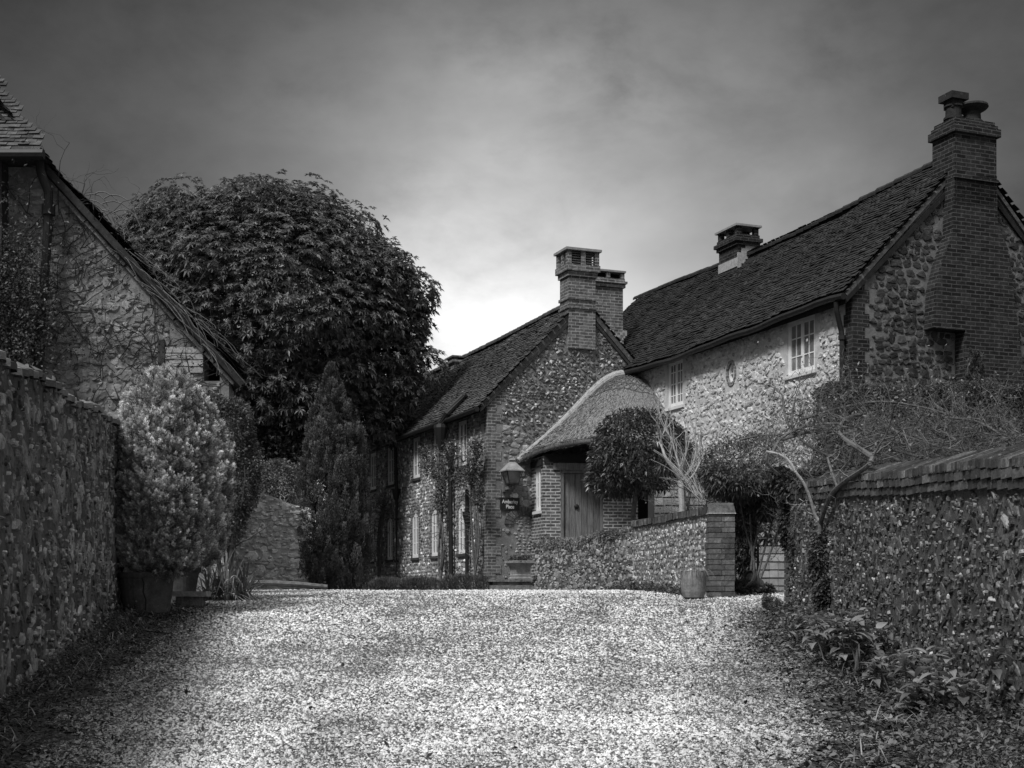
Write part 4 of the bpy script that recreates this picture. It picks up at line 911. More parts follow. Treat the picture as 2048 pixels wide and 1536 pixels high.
box(g, px0+.015, px1-.015, py0+.015, py0+.35, 1.45-bl_[2], zt2, 1.0, 1)
box(g, px0-.0, px1+.01, py0-.01, py0+.37, zt2+.001, zt2+.15, 1.5, 0, .03)
box(g, px0-.01, px1+.015, py0-.02, py0+.375, zt2-.012, zt2, 2.2, 1)
g.build('pier', [M['brick_cap'], M['mortar']], root)
# drain mouth in the rubble wall
dr = thing('drain_mouth', (0, 0, 0), 'small white ringed drain hole low in the rubble garden wall', 'drain')
fw = Fr(rgfr.O+rgbase, rgfr.A, (0, 0, 1), rgfr.N); ad, zd = onfr(fw, 1232, 1165)
c = fw.p(ad, zd, .0).ravel(); dr.location = tuple(c); dr.rotation_euler = (0, 0, math.atan2(fw.A[1], fw.A[0]))
g = G(); tt0 = np.linspace(-.3, np.pi+.3, 12); tube(g, np.stack([.085*np.cos(tt0), 0*tt0-.03, .085*np.sin(tt0)+.0], -1)*A(1, np.sign(np.dot(A(math.sin(0), -1, 0), A(0, -1, 0))), 1), .022, 6)
pr = g.build('rim', M['chalk'], dr); g = G(); tube(g, [(0, .0, 0), (0, -.045, 0)], .07, 14); g.build('opening', M['dark'], dr)
# low wall on the left behind the strappy plant, timber edging
root, fr, L, a, top, bot, g = lanewall('rubble_yard_wall', (-6.4, 26.0), (-3.95, 26.4), (0, -1), 4.00, 3.32, .4, 'mortar', 'pale rubble wall with sloping top between the dark shrub and the cypress', bump=.05)
stones(g, fr, 0, L, -.4, 3, .13, lambda ca, cz, ha, hz: (cz+hz*.7 < np.interp(ca, a, top)), prot=.03, asp=1.5, sh=(.5, 1.1), m=1, fill=1.05, jit=.3, loose=.2)
stones(g, fr, 0, L, -.4, 3, .07, lambda ca, cz, ha, hz: (cz+hz*.7 < np.interp(ca, a, top)), prot=.035, asp=1.5, sh=(.5, 1.2), m=1, fill=.8, jit=.3, loose=.8)
g.build('stonework', [M['mortar_mid'], M['rubble_pale']], root)
g = G(); p = [A(*at(u, v, 23.5)) for u, v in ((488, 1166), (540, 1166), (600, 1169), (655, 1174))]; o_ = p[0]; tube(g, [q-o_ for q in p], [.05, .055, .05, .04], 7)
o = g.build('timber_edging', M['bark'], None); o.location = tuple(o_); tag(o, 'long thin log edging the gravel at the foot of the yard wall', 'log')
# ------------------------------------------------ tile-hung shed behind the garden wall
sh = thing('tile_hung_shed', (2.74, 26.0, GL), 'low shed hung with broad pale tiles behind the garden wall', 'shed')
g = G(); box(g, 0, 2.6, 0, 1.2, 0, 2.25); g.build('wall', M['oak_dark'], sh)
g = G(); z = .0; i = 0
while z < 2.2:
    x = 0.
    while x < 2.6:
        w = .17; x1 = min(x+w-.006, 2.6); l = random.uniform(0, .008)
        v = [(x, -.045-l, z), (x1, -.045-l, z), (x1, -.02, z+.21), (x, -.02, z+.21), (x, -.025-l, z), (x1, -.025-l, z)]
        g.add(v, [[0, 1, 2, 3], [4, 5, 1, 0]], random.uniform(.75, 1.25)); x += w
    z += .155; i += 1
g.build('hung_tiles', M['hung'], sh)
g = G(); box(g, -.08, 2.7, -.12, 1.3, 2.26, 2.34); g.build('roof', M['tile_dark'], sh)
# ------------------------------------------------ barn on the left
BY = 24.0
bar = thing('barn', (-8.0, BY, GL), 'old rubble barn with steep sloping verge overgrown by bare creepers', 'barn')
bx = lambda u, v, Y=BY: A((u-U0)/F*Y+8.0, EYE+(V0-v)/F*Y-GL)
e_hi, e_lo = bx(30, 277), bx(474, 764)               # line of the verge
rk = lambda x: e_lo[1]+(e_hi[1]-e_lo[1])*(x-e_lo[0])/(e_hi[0]-e_lo[0])
xo0, xo1 = bx(408, 700)[0], bx(440, 700)[0]; zo1, zo0 = bx(408, 703)[1], bx(408, 762)[1]; XR = bx(458, 700)[0]; XL = -7.
g = G(); bf = Fr((0, 0, 0), (1, 0, 0), (0, 0, 1), (0, -1, 0))
for P in ([(XL, 0), (xo0, 0), (xo0, rk(xo0)-.05), (XL, rk(XL)-.05)], [(xo0, 0), (XR, 0), (XR, zo0), (xo0, zo0)], [(xo1, zo0), (XR, zo0), (XR, rk(XR)-.05), (xo1, rk(xo1)-.05)], [(xo0, zo1), (xo1, zo1), (xo1, rk(xo1)-.05), (xo0, rk(xo0)-.05)]): prism(g, bf, P, -.4, 0)
kb = lambda ca, cz, ha, hz: (cz+hz < rk(ca)-.3) & ~((ca+ha > xo0) & (ca-ha < xo1) & (cz+hz > zo0)) & (ca < XR-.1)
stones(g, bf, -2.5, XR, .3, 9, .20, kb, prot=.03, asp=1.5, sh=(.6, 1.25), m=1, fill=1.0, k=9, jit=.35, tilt=.3)
stones(g, bf, -2.5, XR, .3, 9, .10, lambda ca, cz, ha, hz: kb(ca, cz, ha, hz) & (rng.random(len(ca)) < .45), prot=.04, asp=1.6, sh=(.5, 1.3), m=1, fill=.9)
g.build('gable_wall', [M['mortar'], M['rubble']], bar)
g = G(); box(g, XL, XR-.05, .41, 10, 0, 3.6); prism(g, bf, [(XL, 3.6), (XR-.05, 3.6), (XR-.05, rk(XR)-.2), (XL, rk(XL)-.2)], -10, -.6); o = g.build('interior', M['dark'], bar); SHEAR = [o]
d = nrm(e_hi-e_lo); nn = A(-d[1], d[0]); nn = nn if nn[1] > 0 else -nn
hi2 = e_lo+d*14; prism_pts = [tuple(e_lo-d*.15), tuple(hi2), tuple(hi2+nn*.12), tuple(e_lo-d*.15+nn*.12)]
g = G(); prism(g, bf, prism_pts, -10, .22)
mb = (e_hi[1]-e_lo[1])/(e_hi[0]-e_lo[0]); tiles(g, A(e_lo[0]+.1, -.26, e_lo[1]-.0), (0, 1, 0), (-1, 0, -mb), 9.5, 13, gauge=.12, sag=lambda a, u: .13+.03*np.sin(u*2.3)+.02*np.sin(u*5), rough=2)
SHEAR.append(g.build('roof', M['tile_dark'], bar))
for o in SHEAR:                                       # the barn stands askew: its sides run off to the left
    for v_ in o.data.vertices:
        if v_.co.y > 0: v_.co.x -= .42*v_.co.y
g = G(); 
for i in range(26):                                   # ragged verge slabs, seen edge-on
    p = e_lo+d*(i*.26); q = e_lo+d*(i*.26+.25*random.uniform(.8, 1.1)); o = random.uniform(-.012, .008)
    prism(g, bf, [tuple(p-nn*(.10+o)), tuple(q-nn*(.10+o)), tuple(q-nn*.005), tuple(p-nn*.005)], -.1, .10+o, random.uniform(.6, 1.2))
g.build('verge', M['rubble_dark'], bar)
g = G(); bz0, bz1 = bx(330, 747)[1], bx(330, 694)[1]; b0 = bx(332, 700)[0]; nbd = 4
for i in range(nbd):
    z = bz0+(bz1-bz0)*i/nbd; pbox(g, bf, b0, xo0-.01, z+.01, z+(bz1-bz0)/nbd-.008, -.02, .045-.0*i, random.uniform(.8, 1.2))
g.build('weatherboard', M['board'], bar)
g = G(); pbox(g, bf, b0-.13, b0-.01, bz0-.2, bz1+.12, -.02, .06); g.build('post', M['oak_dark'], bar)
# hipped wing roof at the top left
ez = EYE+(V0-300)/F*23.2-GL; ecx = (80-U0)/F*23.2+8.0; g = G()
tiles(g, A(-6.5, -.8, ez), (1, 0, 0), (0, 1, 1.2), ecx+6.5, 5, gauge=.115, w=.19, keep=lambda a, u: a < ecx+6.5-u*.60, sh=(.6, 1.6), rough=1.8, th=.03)
v = [(-6.5, -.82, ez-.03), (ecx-.02, -.82, ez-.02), (ecx-2.40, 1.98, ez+3.33), (-6.5, 1.98, ez+3.33), (ecx-.02, -.02, ez-.05), (-6.5, -.02, ez-.05)]
g.add(v, [[0, 1, 2, 3], [0, 1, 4, 5]], .7)
g.build('wing_roof', M['tile_pale'], bar)
g = G(); tube(g, [(x, -.9, ez-.10) for x in np.linspace(-6.5, ecx+.10, 8)], .085, 8); g.build('gutter', M['iron'], bar)
g = G(); box(g, -6.5, bx(18, 400)[0], -.35, -.02, 0, ez-.05, 1); g.build('timber_wall', M['oak_dark'], bar)
g = G(); L_ = [at(u, v, 23.7)-A(-8.0, BY, GL) for u, v in ((80, 322), (82, 345), (97, 385), (97, 420), (92, 520), (86, 600), (76, 700), (74, 770))]
tube(g, L_, .078, 10)
for k in (3, 6): tube(g, [L_[k]+A(0, 0, .09), L_[k]-A(0, 0, .09)], .115, 10)
g.build('downpipe', M['iron'], bar)
# creepers over the barn wall and verge
iv = thing('bare_creeper', (-6.4, BY-.1, GL), 'leafless creeper stems trailing over the barn wall and its verge', 'creeper')
off = A(-6.4, BY-.1, GL); g = G()
for k in range(150):
    u, v = random.uniform(30, 400), random.uniform(420, 820)
    if v < 340+(u-90)*1.15: v += 260
    p = at(u, v, BY-.06)-off; branch(g, p, (random.uniform(-1, 1), 0, random.uniform(-.3, 1)), random.uniform(.5, 1.2), .010, 2, 1.0, 2, flat=A(0, 1, 0), spread=.9, sh=.35)
g.build('wall_stems', M['bark'], iv)
g = G()
for k in range(50):
    t = random.random()**.8; s_ = bx(240+200*t+random.uniform(-40, 10), 480+215*t+random.uniform(-10, 10)); p = A(s_[0]-8+6.4, random.uniform(-.5, .1), s_[1])
    q = [p]; dd = nrm(A(d[0]*-1, random.uniform(-.25, .05), -d[1]*.75+.16)); Lc = random.uniform(.5, 1.3)
    for i in range(9): dd = nrm(dd+A(0, 0, -.09)+rng.normal(size=3)*.13); q.append(q[-1]+dd*Lc/9)
    tube(g, q, np.linspace(.008, .003, 10), 4, random.uniform(.4, 1.4))
for k in range(9):
    p = A(*at(random.uniform(150, 235), random.uniform(385, 450), BY-.1))-off; q = [p]; dd = nrm(A(.8, 0, .75))
    for i in range(8): dd = nrm(dd+A(.02, 0, -.42)+rng.normal(size=3)*.08); q.append(q[-1]+dd*random.uniform(.08, .14))
    tube(g, q, np.linspace(.012, .004, 9), 4, 1.2)
g.build('hanging_canes', M['bark'], iv)
n = 2500; g = G(); u = rnd(n, 20, 420); v = rnd(n, 430, 820); ok = v > 360+(u-90)*1.15; u, v = u[ok], v[ok]; n = len(u); sel = rng.random(n) < .25+.5*(np.sin(u*.03)*np.sin(v*.025) > .1); u, v = u[sel], v[sel]; n = len(u)
P = np.stack([(u-U0)/F*23.9, 0*u+23.88, EYE+(V0-v)/F*23.9], -1)-off; leaves(g, P, rng.normal(size=(n, 3)), rnd(n, .03, .07), .03, rnd(n, .3, 1.6)); g.build('dry_leaves', M['leaf'], iv)
cl_ = thing('leafy_climber', (-8.9, 23.2, GL), 'small-leaved climber massed at the far corner of the barn beside the downpipe', 'climber')
off = A(-8.9, 23.2, GL); g = G(); n = 7000; u = rng.normal(20, 42, n); v = rng.normal(620, 95, n); P = np.stack([(u-U0)/F*23.3, 23.5-rnd(n, 0, .4), EYE+(V0-v)/F*23.3], -1)-off
leaves(g, P, rng.normal(size=(n, 3)), rnd(n, .04, .09), .04, rnd(n, .4, 1.7)); 
for k in range(14): branch(g, A(*at(random.uniform(0, 60), 740, 23.45))-off, (random.uniform(-.3, .3), 0, 1), 1.5, .015, 2, .6, 2, flat=A(0, 1, 0), sh=1.)
g.build('foliage', M['leaf'], cl_)
# ================================================================== planting
def plant(name, u, v, Y, label, cat, group=None):
    x, y, z = at(u, v, Y); z = float(gz(x, Y)); return thing(name, (x, y, z), label, cat, group=group), A(x, y, z)
def pxblob(u, v, ru, rv, Y, dep=None, dy=0.): s = Y/F; x, y, z = at(u, v, Y); return ((x, y+dy, z), (ru*s, (dep if dep else ru)*s, rv*s))
def shift(bl, off): return [((b[0][0]-off[0], b[0][1]-off[1], b[0][2]-off[2]), b[1]) for b in bl]
# ---- the great evergreen behind the barn
tr, off = plant('evergreen_tree', 545, 1180, 38.0, 'huge round evergreen tree with drooping leaf clusters behind the barn', 'tree')
TB = shift([pxblob(540, 620, 262, 240, 38.0, 240), pxblob(380, 540, 138, 145, 38.0, 140), pxblob(300, 480, 70, 62, 38.0, 70), pxblob(500, 462, 118, 98, 38.0, 110), pxblob(612, 470, 84, 90, 38.0, 90),
     pxblob(700, 590, 138, 118, 38.0, 130), pxblob(745, 700, 112, 130, 38.0, 110), pxblob(600, 800, 190, 120, 38.0, 160), pxblob(420, 740, 150, 160, 38.0, 150), pxblob(765, 770, 70, 75, 38.0, 70), pxblob(740, 560, 85, 70, 38.0, 80), pxblob(805, 650, 52, 90, 38.0, 60)], off)
lobes, ln_ = blobpts(TB, 150, .01)                     # boughs that bulge out of the round crown
TBL = [(tuple(p_+n_*random.uniform(-.55, -.05)), (q_, q_, q_*.8)) for p_, n_, q_ in zip(lobes, ln_, rnd(len(lobes), .5, .95))]
g = G(); P, Nn = blobpts(TB, 8000, .05); PL, NL = blobpts(TBL, 9000, .05); P = np.concatenate([P, PL]); Nn = np.concatenate([Nn, NL]); P2, N2 = blobpts(TB, 8000, .06, .40); P3, N3 = blobpts([(b[0], tuple(x*.86 for x in b[1])) for b in TB], 6000, .04); P4, N4 = blobpts([(b[0], tuple(x*.62 for x in b[1])) for b in TB], 6000, .08); P2 = np.concatenate([P2, P3, P4]); N2 = np.concatenate([N2, N3, N4]); P = np.concatenate([P, P2]); Nn = np.concatenate([Nn, N2])
zr_ = P[:, 2]+off[2]; P = P+Nn*(rnd((len(P), 1), 0, 1)**3)*.26
nc = len(P); kk = 10; ax = nrm(Nn+A(0, 0, .9)); t1 = nrm(np.cross(ax, rng.normal(size=(nc, 3)))); t2 = np.cross(ax, t1)
ph = (np.arange(kk)/kk*2*np.pi)[None]+rnd((nc, kk), -.3, .3); D = (np.cos(ph)[..., None]*t1[:, None]+np.sin(ph)[..., None]*t2[:, None])+ax[:, None]*rnd((nc, kk, 1), -.1, .6)
cs = np.repeat(rnd(nc, .55, 1.35), kk); Lf = np.repeat(rnd(nc, .13, .19), kk)*rnd(nc*kk, .75, 1.15)
leaves(g, np.repeat(P, kk, 0), D.reshape(-1, 3), Lf, Lf*.36, cs*rnd(nc*kk, .7, 1.3), droop=.28, face=np.repeat(A(0, 0, 1)[None], nc*kk, 0))
g.build('crown', M['leaf_tree'], tr)
g = G(); tube(g, [(0, 0, -.1), (.05, 0, 1.2), (-.05, .1, 2.4), (.0, 0, 4.2)], [.34, .27, .24, .14], 10)
for k in range(12): t_ = 3.2+k*.1; an = k*2.4; branch(g, (0, 0, t_), (math.cos(an)*.7, math.sin(an)*.7, 1.2), 1.6, .09, 2, .2, 3, spread=.6)
g.build('trunk', M['bark'], tr)
# ---- plume conifers
def conifer(root, blobs, mt, npl, nper, Ll, Ww, out=.8, upw=1., psize=(.10, .22), sh=(.6, 1.4), pj=.05, jitter=.35):
    g = G(); L3 = [blobpts([(b[0], tuple(x*q for x in b[1])) for b in blobs], int(npl*f_), pj) for q, f_ in ((1, 1), (.8, .5), (.55, .25))]; P = np.concatenate([l[0] for l in L3]); Nn = np.concatenate([l[1] for l in L3]); m = len(P); ax = nrm(Nn*out+A(0, 0, upw)+rng.normal(size=(m, 3))*.15)
    ln = rnd(m, *psize); t = rnd((m, nper))**.8; r = rng.normal(size=(m, nper, 3)); rad = ln[:, None]*.34*(1.05-t)
    Q = P[:, None]+ax[:, None]*(ln[:, None]*t)[..., None]+r*rad[..., None]*.6; D = ax[:, None]+nrm(r)*.75+rng.normal(size=(m, nper, 3))*jitter*.4
    S = (rnd(m, *sh)[:, None]*(.55+.75*t)*rnd((m, nper), .75, 1.25)).ravel()
    leaves(g, Q.reshape(-1, 3), D.reshape(-1, 3), Ll, Ww, S, droop=0); g.build('foliage', M[mt], root)
bu, off = plant('potted_conifer', 293, 1200, 17.0, 'tall pale feathery conifer bulging above the large cracked pot', 'conifer')
BB = shift([pxblob(328, 835, 72, 82, 17.), pxblob(336, 900, 84, 104, 17.), pxblob(338, 985, 88, 114, 17.), pxblob(325, 1072, 80, 82, 17.), pxblob(318, 1105, 70, 58, 17.), pxblob(398, 890, 28, 56, 17.0), pxblob(398, 1030, 36, 75, 17.1)], off)
conifer(bu, BB, 'needle_pale', 7500, 60, .030, .0095, .75, .9, (.07, .17), sh=(.3, 1.75)); g = G(); tube(g, [(0, 0, .3), (0, .05, 1.4)], [.07, .05], 8)
g.build('trunk', M['bark'], bu)
bu2, off = plant('potted_conifer', 385, 1190, 18.9, 'narrower pale conifer peering out from behind the big potted one', 'conifer')
BB = shift([pxblob(408, 960, 50, 120, 18.9), pxblob(395, 1050, 52, 90, 18.9), pxblob(395, 880, 35, 80, 18.9)], off)
conifer(bu2, BB, 'needle_pale', 2200, 60, .034, .011, .75, .9, (.07, .17), sh=(.3, 1.75)); g = G(); tube(g, [(0, 0, .3), (.05, .0, 1.4)], [.06, .04], 8); g.build('trunk', M['bark'], bu2)
def potmesh(name, loc, prof, mt, label, cat, crack=False, sides=28):
    t = thing(name, loc, label, cat); g = G(); lathe(g, prof, sides=sides); b = g.build('pot_body', M[mt], t, smooth=False); g = G(); r = prof[-1][0]; lathe(g, [(r, prof[-1][1]), (.001, prof[-1][1]+.01)], sides=20); g.build('earth', M['soil'], t)
    if crack: g = G(); tube(g, [(.03, -.336, .47), (.06, -.330, .38), (.045, -.318, .28), (.075, -.302, .18), (.07, -.30, .05)], .007, 4); g.build('crack', M['dark'], t)
    return t
x, y, _ = at(293, 1200, 17.0); potmesh('plant_pot', (x, 17.0, float(gz(x, 17))), [(.26, 0), (.28, .02), (.315, .25), (.335, .44), (.345, .46), (.35, .52), (.31, .525), (.31, .47)], 'clay', 'big cracked dark pot at the end of the rubble wall', 'plant pot', True)
x, y, _ = at(366, 1200, 18.9); potmesh('plant_pot', (x, 18.9, float(gz(x, 18.9))), [(.13, 0), (.15, .02), (.185, .2), (.22, .40), (.25, .44), (.25, .47), (.21, .47), (.20, .43)], 'clay', 'smaller flared pot behind the stone slab', 'plant pot')
cy, off = plant('cypress', 662, 1175, 27.0, 'dark cone-shaped cypress standing before the flint cottage', 'conifer')
s = 27/F; g = G(); m = 1000; zz = rnd(m)**.85*440; prof_v = [0, 25, 60, 110, 170, 260, 350, 410, 440]; prof_r = [1, 11, 27, 47, 62, 77, 86, 84, 72]
rr = np.interp(zz, prof_v, prof_r)*s*rnd(m, .62, .98); an = rnd(m, 0, 6.28)
P = np.stack([(662+6*np.sin(zz*.01)-U0)/F*27-off[0]+np.cos(an)*rr, np.sin(an)*rr, EYE+(V0-732-zz)/F*27-off[2]], -1); nper = 150
ax = nrm(np.stack([np.cos(an)*.25, np.sin(an)*.25, 1+0*an], -1)+rng.normal(size=(m, 3))*.08); ln = rnd(m, .30, .55)*np.interp(zz, [0, 60, 200], [.4, .7, 1]); t = rnd((m, nper))
r = rng.normal(size=(m, nper, 3))*A(1, 1, .6); wd = np.where(t < .25, .3+t*2.8, 1.25*(1.04-t)); Q = P[:, None]+ax[:, None]*((t-.55)*ln[:, None])[..., None]+nrm(r)*(.085*wd)[..., None]*rnd((m, nper, 1), .7, 1.1)
D = nrm(r)*.7+A(0, 0, .8); S = (rnd(m, .6, 1.5)[:, None]*(.6+.7*t)*rnd((m, nper), .7, 1.3)).ravel()
leaves(g, Q.reshape(-1, 3), D.reshape(-1, 3), .05, .018, S); g.build('foliage', M['needle'], cy)
g = G(); tube(g, [(0, 0, -.05), (0, 0, 3)], [.12, .04], 8); g.build('trunk', M['bark'], cy)
dc, off = plant('dwarf_cypress', 1950, 800, 24.6, 'small dark spire of a conifer against the brick breast', 'conifer')
g = G(); z0 = EYE+(V0-790)/F*24.6-off[2]
BB = shift([pxblob(1950, 745, 12, 42, 24.6), pxblob(1951, 780, 15, 40, 24.6), pxblob(1950, 850, 16, 60, 24.6)], off)
conifer(dc, BB, 'needle', 260, 60, .045, .014, .5, 1, (.06, .14)); tube(g, [(0, 0, 0), (0, 0, z0)], .03, 6); g.build('trunk', M['bark'], dc)
# ---- broad-leaved shrubs
def shrub(root, off, blobs, n, L, Wd, mt='leaf', sh=(.5, 1.5), inner=.3, outd=.6, droop=.1, jit=.08, stems=True, clump=.3, part='foliage'):
    g = G(); P, Nn = blobpts(shift(blobs, off), n, jit, inner); m = len(P)
    c = 1+clump*np.sin(P[:, 0]*9+1)*np.sin(P[:, 2]*8)*1.0
    leaves(g, P, Nn*outd+rng.normal(size=(m, 3))*.6+A(0, 0, .1), L*rnd(m, .6, 1.2), Wd*rnd(m, .7, 1.2), rnd(m, *sh)*c, droop=droop); g.build(part, M[mt], root)
    if stems:
        g = G(); b0 = blobs[0]; c0 = A(*b0[0])-off
        for k in range(7): branch(g, (random.uniform(-.1, .1), random.uniform(-.1, .1), 0), c0+rng.normal(size=3)*.25, float(np.linalg.norm(c0))*.55, .025, 1, .15, 3, spread=.35)
        g.build('stems', M['bark'], root)
ho, off = plant('holly', 455, 1180, 21.0, 'dark small-leaved evergreen shrub beside the barn opening', 'shrub')
shrub(ho, off, [pxblob(448, 900, 66, 110, 21), pxblob(415, 820, 45, 40, 21), pxblob(470, 860, 42, 70, 21), pxblob(480, 960, 42, 90, 21), pxblob(440, 1020, 60, 90, 21), pxblob(500, 930, 26, 60, 21)], 30000, .05, .03, 'leaf', (.5, 2.3))
h1, off = plant('evergreen_shrub', 550, 1180, 30.5, 'shrub with paler crown showing above the yard wall', 'shrub')
shrub(h1, off, [pxblob(550, 985, 60, 70, 30.5), pxblob(560, 950, 40, 34, 30.5)], 9000, .06, .04, 'leaf_pale', (.5, 1.1))
hb, off = plant('dark_hedge', 560, 1180, 36.5, 'dark dense hedge in shade under the great tree', 'hedge')
shrub(hb, off, [pxblob(420, 960, 130, 150, 36.5, 60), pxblob(560, 960, 120, 150, 36.5, 60), pxblob(630, 980, 80, 140, 36.5, 60), pxblob(520, 1100, 170, 100, 36.5, 60)], 26000, .12, .07, 'leaf', (.3, 1.0), stems=False)
by, off = plant('clipped_bay_tree', 1275, 1180, 24.4, 'clipped round bay tree on a slim stem in front of the porch', 'tree')
shrub(by, off, [pxblob(1280, 905, 104, 90, 24.4), pxblob(1240, 930, 68, 62, 24.4), pxblob(1325, 905, 66, 64, 24.4), pxblob(1265, 868, 70, 52, 24.4), pxblob(1230, 955, 62, 42, 24.4)], 17000, .105, .038, 'leaf_bay', (.4, 1.8), droop=.35, stems=False, inner=.25)
g = G(); c0 = A(*at(1266, 1030, 24.4))-off; tube(g, [(0, 0, 0), c0*1., A(*at(1275, 960, 24.4))-off, A(*at(1285, 900, 24.4))-off], [.05, .045, .04, .03], 8)
for k in range(9): branch(g, A(*at(1275, 985, 24.4))-off, (math.cos(k*2.4), math.sin(k*2.4), .8), .8, .025, 1)
g.build('trunk', M['bark'], by)
# bare pale shrub
wb, off = plant('bare_shrub', 1364, 1180, 22.4, 'leafless chalk-pale little tree with upswept twigs behind the brick pier', 'shrub')
g = G(); Yw = 22.4; tp_ = lambda L: [A(*at(u, v, Yw+dy))-off for u, v, dy in L]
tube(g, [A(0, 0, 0)]+tp_([(1364, 1010, 0), (1362, 975, 0), (1360, 955, 0)]), [.055, .05, .05, .045], 8)
for Ls, r in (([(1362, 962, 0), (1345, 935, -.1), (1330, 915, -.15), (1324, 893, -.1), (1318, 884, 0)], .038), ([(1361, 960, 0), (1360, 935, .1), (1350, 905, .2), (1345, 880, .2)], .022), ([(1362, 965, 0), (1378, 945, 0), (1388, 925, .1), (1392, 900, .1), (1392, 880, .1)], .034), ([(1364, 970, 0), (1385, 955, -.2), (1398, 930, -.2), (1408, 905, -.2)], .022), ([(1362, 955, 0), (1368, 925, -.2), (1376, 895, -.3)], .02)):
    q = smooth(tp_(Ls)); tube(g, q, np.linspace(r, r*.4, len(q)), 6)
    for k in range(7): i = random.randint(len(q)//4, len(q)-1); branch(g, q[i], (random.uniform(-.5, .5), random.uniform(-.4, .4), 1.1), random.uniform(.25, .5), .009, 1, .3, 3, lift=.3, spread=.45)
g.build('trunk', M['bark_pale'], wb)
# bleached cut stems leaning out to the right
g = G()
for k in range(16): p = A(*at(random.uniform(1385, 1412), random.uniform(985, 1005), 21.6+random.uniform(-.2, .2)))-off; e = A(*at(random.uniform(1290, 1390), random.uniform(900, 965), 21.8))-off; q = [p+(e-p)*t+A(0, 0, .10*math.sin(t*3)) for t in np.linspace(0, 1, 7)]; tube(g, q, np.linspace(.008, .003, 7), 4, random.uniform(.5, 1.1))
g.build('arching_stems', M['bark_pale'], wb)
# dark climber at the gap
dkc, off = plant('dark_climber', 1500, 1180, 20.9, 'dark evergreen climber arching over the gap beside the brick pier', 'climber')
shrub(dkc, off, [pxblob(1480, 965, 70, 40, 20.9), pxblob(1530, 975, 50, 42, 20.9), pxblob(1440, 950, 45, 28, 20.9), pxblob(1488, 1060, 26, 100, 21.2), pxblob(1530, 1010, 30, 30, 20.9)], 15000, .085, .03, 'leaf', (.3, 2.0), droop=.5, stems=False)
g = G()
for a_1, b_1, c_1 in ((1500, 1490, 1540), (1510, 1520, 1560), (1496, 1500, 1500), (1515, 1540, 1575), (1505, 1500, 1478)):
    q = smooth([A(*at(a_1, 1172, 21))-off, A(*at((a_1+b_1)/2+8, 1120, 21))-off, A(*at((b_1+c_1)/2, 1060, 21))-off, A(*at(c_1, 985, 20.9))-off]); tube(g, q, np.linspace(.022, .010, len(q)), 6)
g.build('stems', M['bark'], dkc)
pb, off = plant('fine_leaved_bush', 1470, 1180, 22.6, 'fine pale-leaved bush rising above the dark climber', 'shrub')
shrub(pb, off, [pxblob(1475, 915, 80, 48, 22.6, 60), pxblob(1520, 900, 50, 45, 22.6), pxblob(1430, 930, 40, 34, 22.6), pxblob(1470, 1000, 60, 100, 22.8)], 9000, .06, .022, 'leaf_pale', (.25, 1.0), inner=.5)
# twiggy shrubs against the house
specs = [(1420, 875, 22.9), (1520, 845, 23.2), (1600, 860, 22.3), (1690, 875, 21.0), (1760, 915, 19.8), (1850, 925, 19.2)]
labs = ['mass of fine twigs just right of the bay tree', 'twiggy leafless shrub below the small oval window', 'twiggy shrub thick with pale shoots below the large casement', 'tangled bare shrub below the black downpipe', 'sprawling bare shrub in front of the clipped hedge top', 'bare shrub spreading along the hedge above the brick coping']
for (u, v, Y), lb in zip(specs, labs):
    tw, off = plant('bare_twiggy_shrub', u, 1180, Y, lb, 'shrub', 'leafless shrubs below the stone house'); g = G(); en = []
    zt = EYE+(V0-v-80)/F*Y-off[2]
    for k in range(11 if u < 1650 else 6):
        branch(g, (random.uniform(-.35, .35), random.uniform(-.2, .2), zt*.35), (random.uniform(-.7, .7), random.uniform(-.4, .4), 1), random.uniform(.8, 1.15), .026, 3, .6, 4, ends=en, shrink=.68, spread=.75, lift=.15, sh=1.2)
    for k in range(5): tube(g, [(random.uniform(-.15, .15), 0, 0), (random.uniform(-.25, .25), random.uniform(-.2, .2), zt*.36)], [.03, .022], 6)
    g.build('twigs', M['bark'], tw)
    P = np.array([e[0] for e in en]); n = len(P)*1; P = np.repeat(P, 1, 0)+rng.normal(size=(n, 3))*.05; ok = P[:, 2] < zt*1.05+.4; P = P[ok]; n = len(P)
    sel = rng.random(n) < (.5 if u < 1650 else .25); g = G(); leaves(g, P[sel], rng.normal(size=(sel.sum(), 3)), rnd(sel.sum(), .03, .06), .022, rnd(sel.sum(), .3, 1.5)); g.build('foliage', M['leaf_pale'], tw)
# clipped hedge behind the right wall
hd, off = plant('clipped_hedge', 1850, 1180, 21.8, 'long clipped hedge with level top running behind the flint wall', 'hedge')
g = G(); n = 60000; x0, x1 = (1640-U0)/F*21.8-off[0], (2180-U0)/F*21.8-off[0]; zt = EYE+(V0-785)/F*21.8-off[2]; f = rng.random(n); X = rnd(n, x0, x1); Z = rnd(n, .8, zt); Yh = rnd(n, -.6, .6)
top_ = f < .22; Z = np.where(top_, zt+rng.normal(0, .03, n), Z); Yh = np.where(~top_, -.6+np.abs(rng.normal(0, .08, n)), Yh); le = (f > .92); X = np.where(le, x0+np.abs(rng.normal(0, .1, n)), X); Yh = np.where(le, rnd(n, -.6, .6), Yh)
P = np.stack([X, Yh, Z+.04*np.sin(X*3)], -1); leaves(g, P, rng.normal(size=(n, 3))+A(0, -.5, .3), rnd(n, .04, .08), .03, rnd(n, .3, 1.7)); g.build('foliage', M['leaf'], hd)
g = G(); box(g, x0+.15, x1, -.45, .45, 0, zt-.12, .5); g.build('inner_growth', M['soil'], hd)
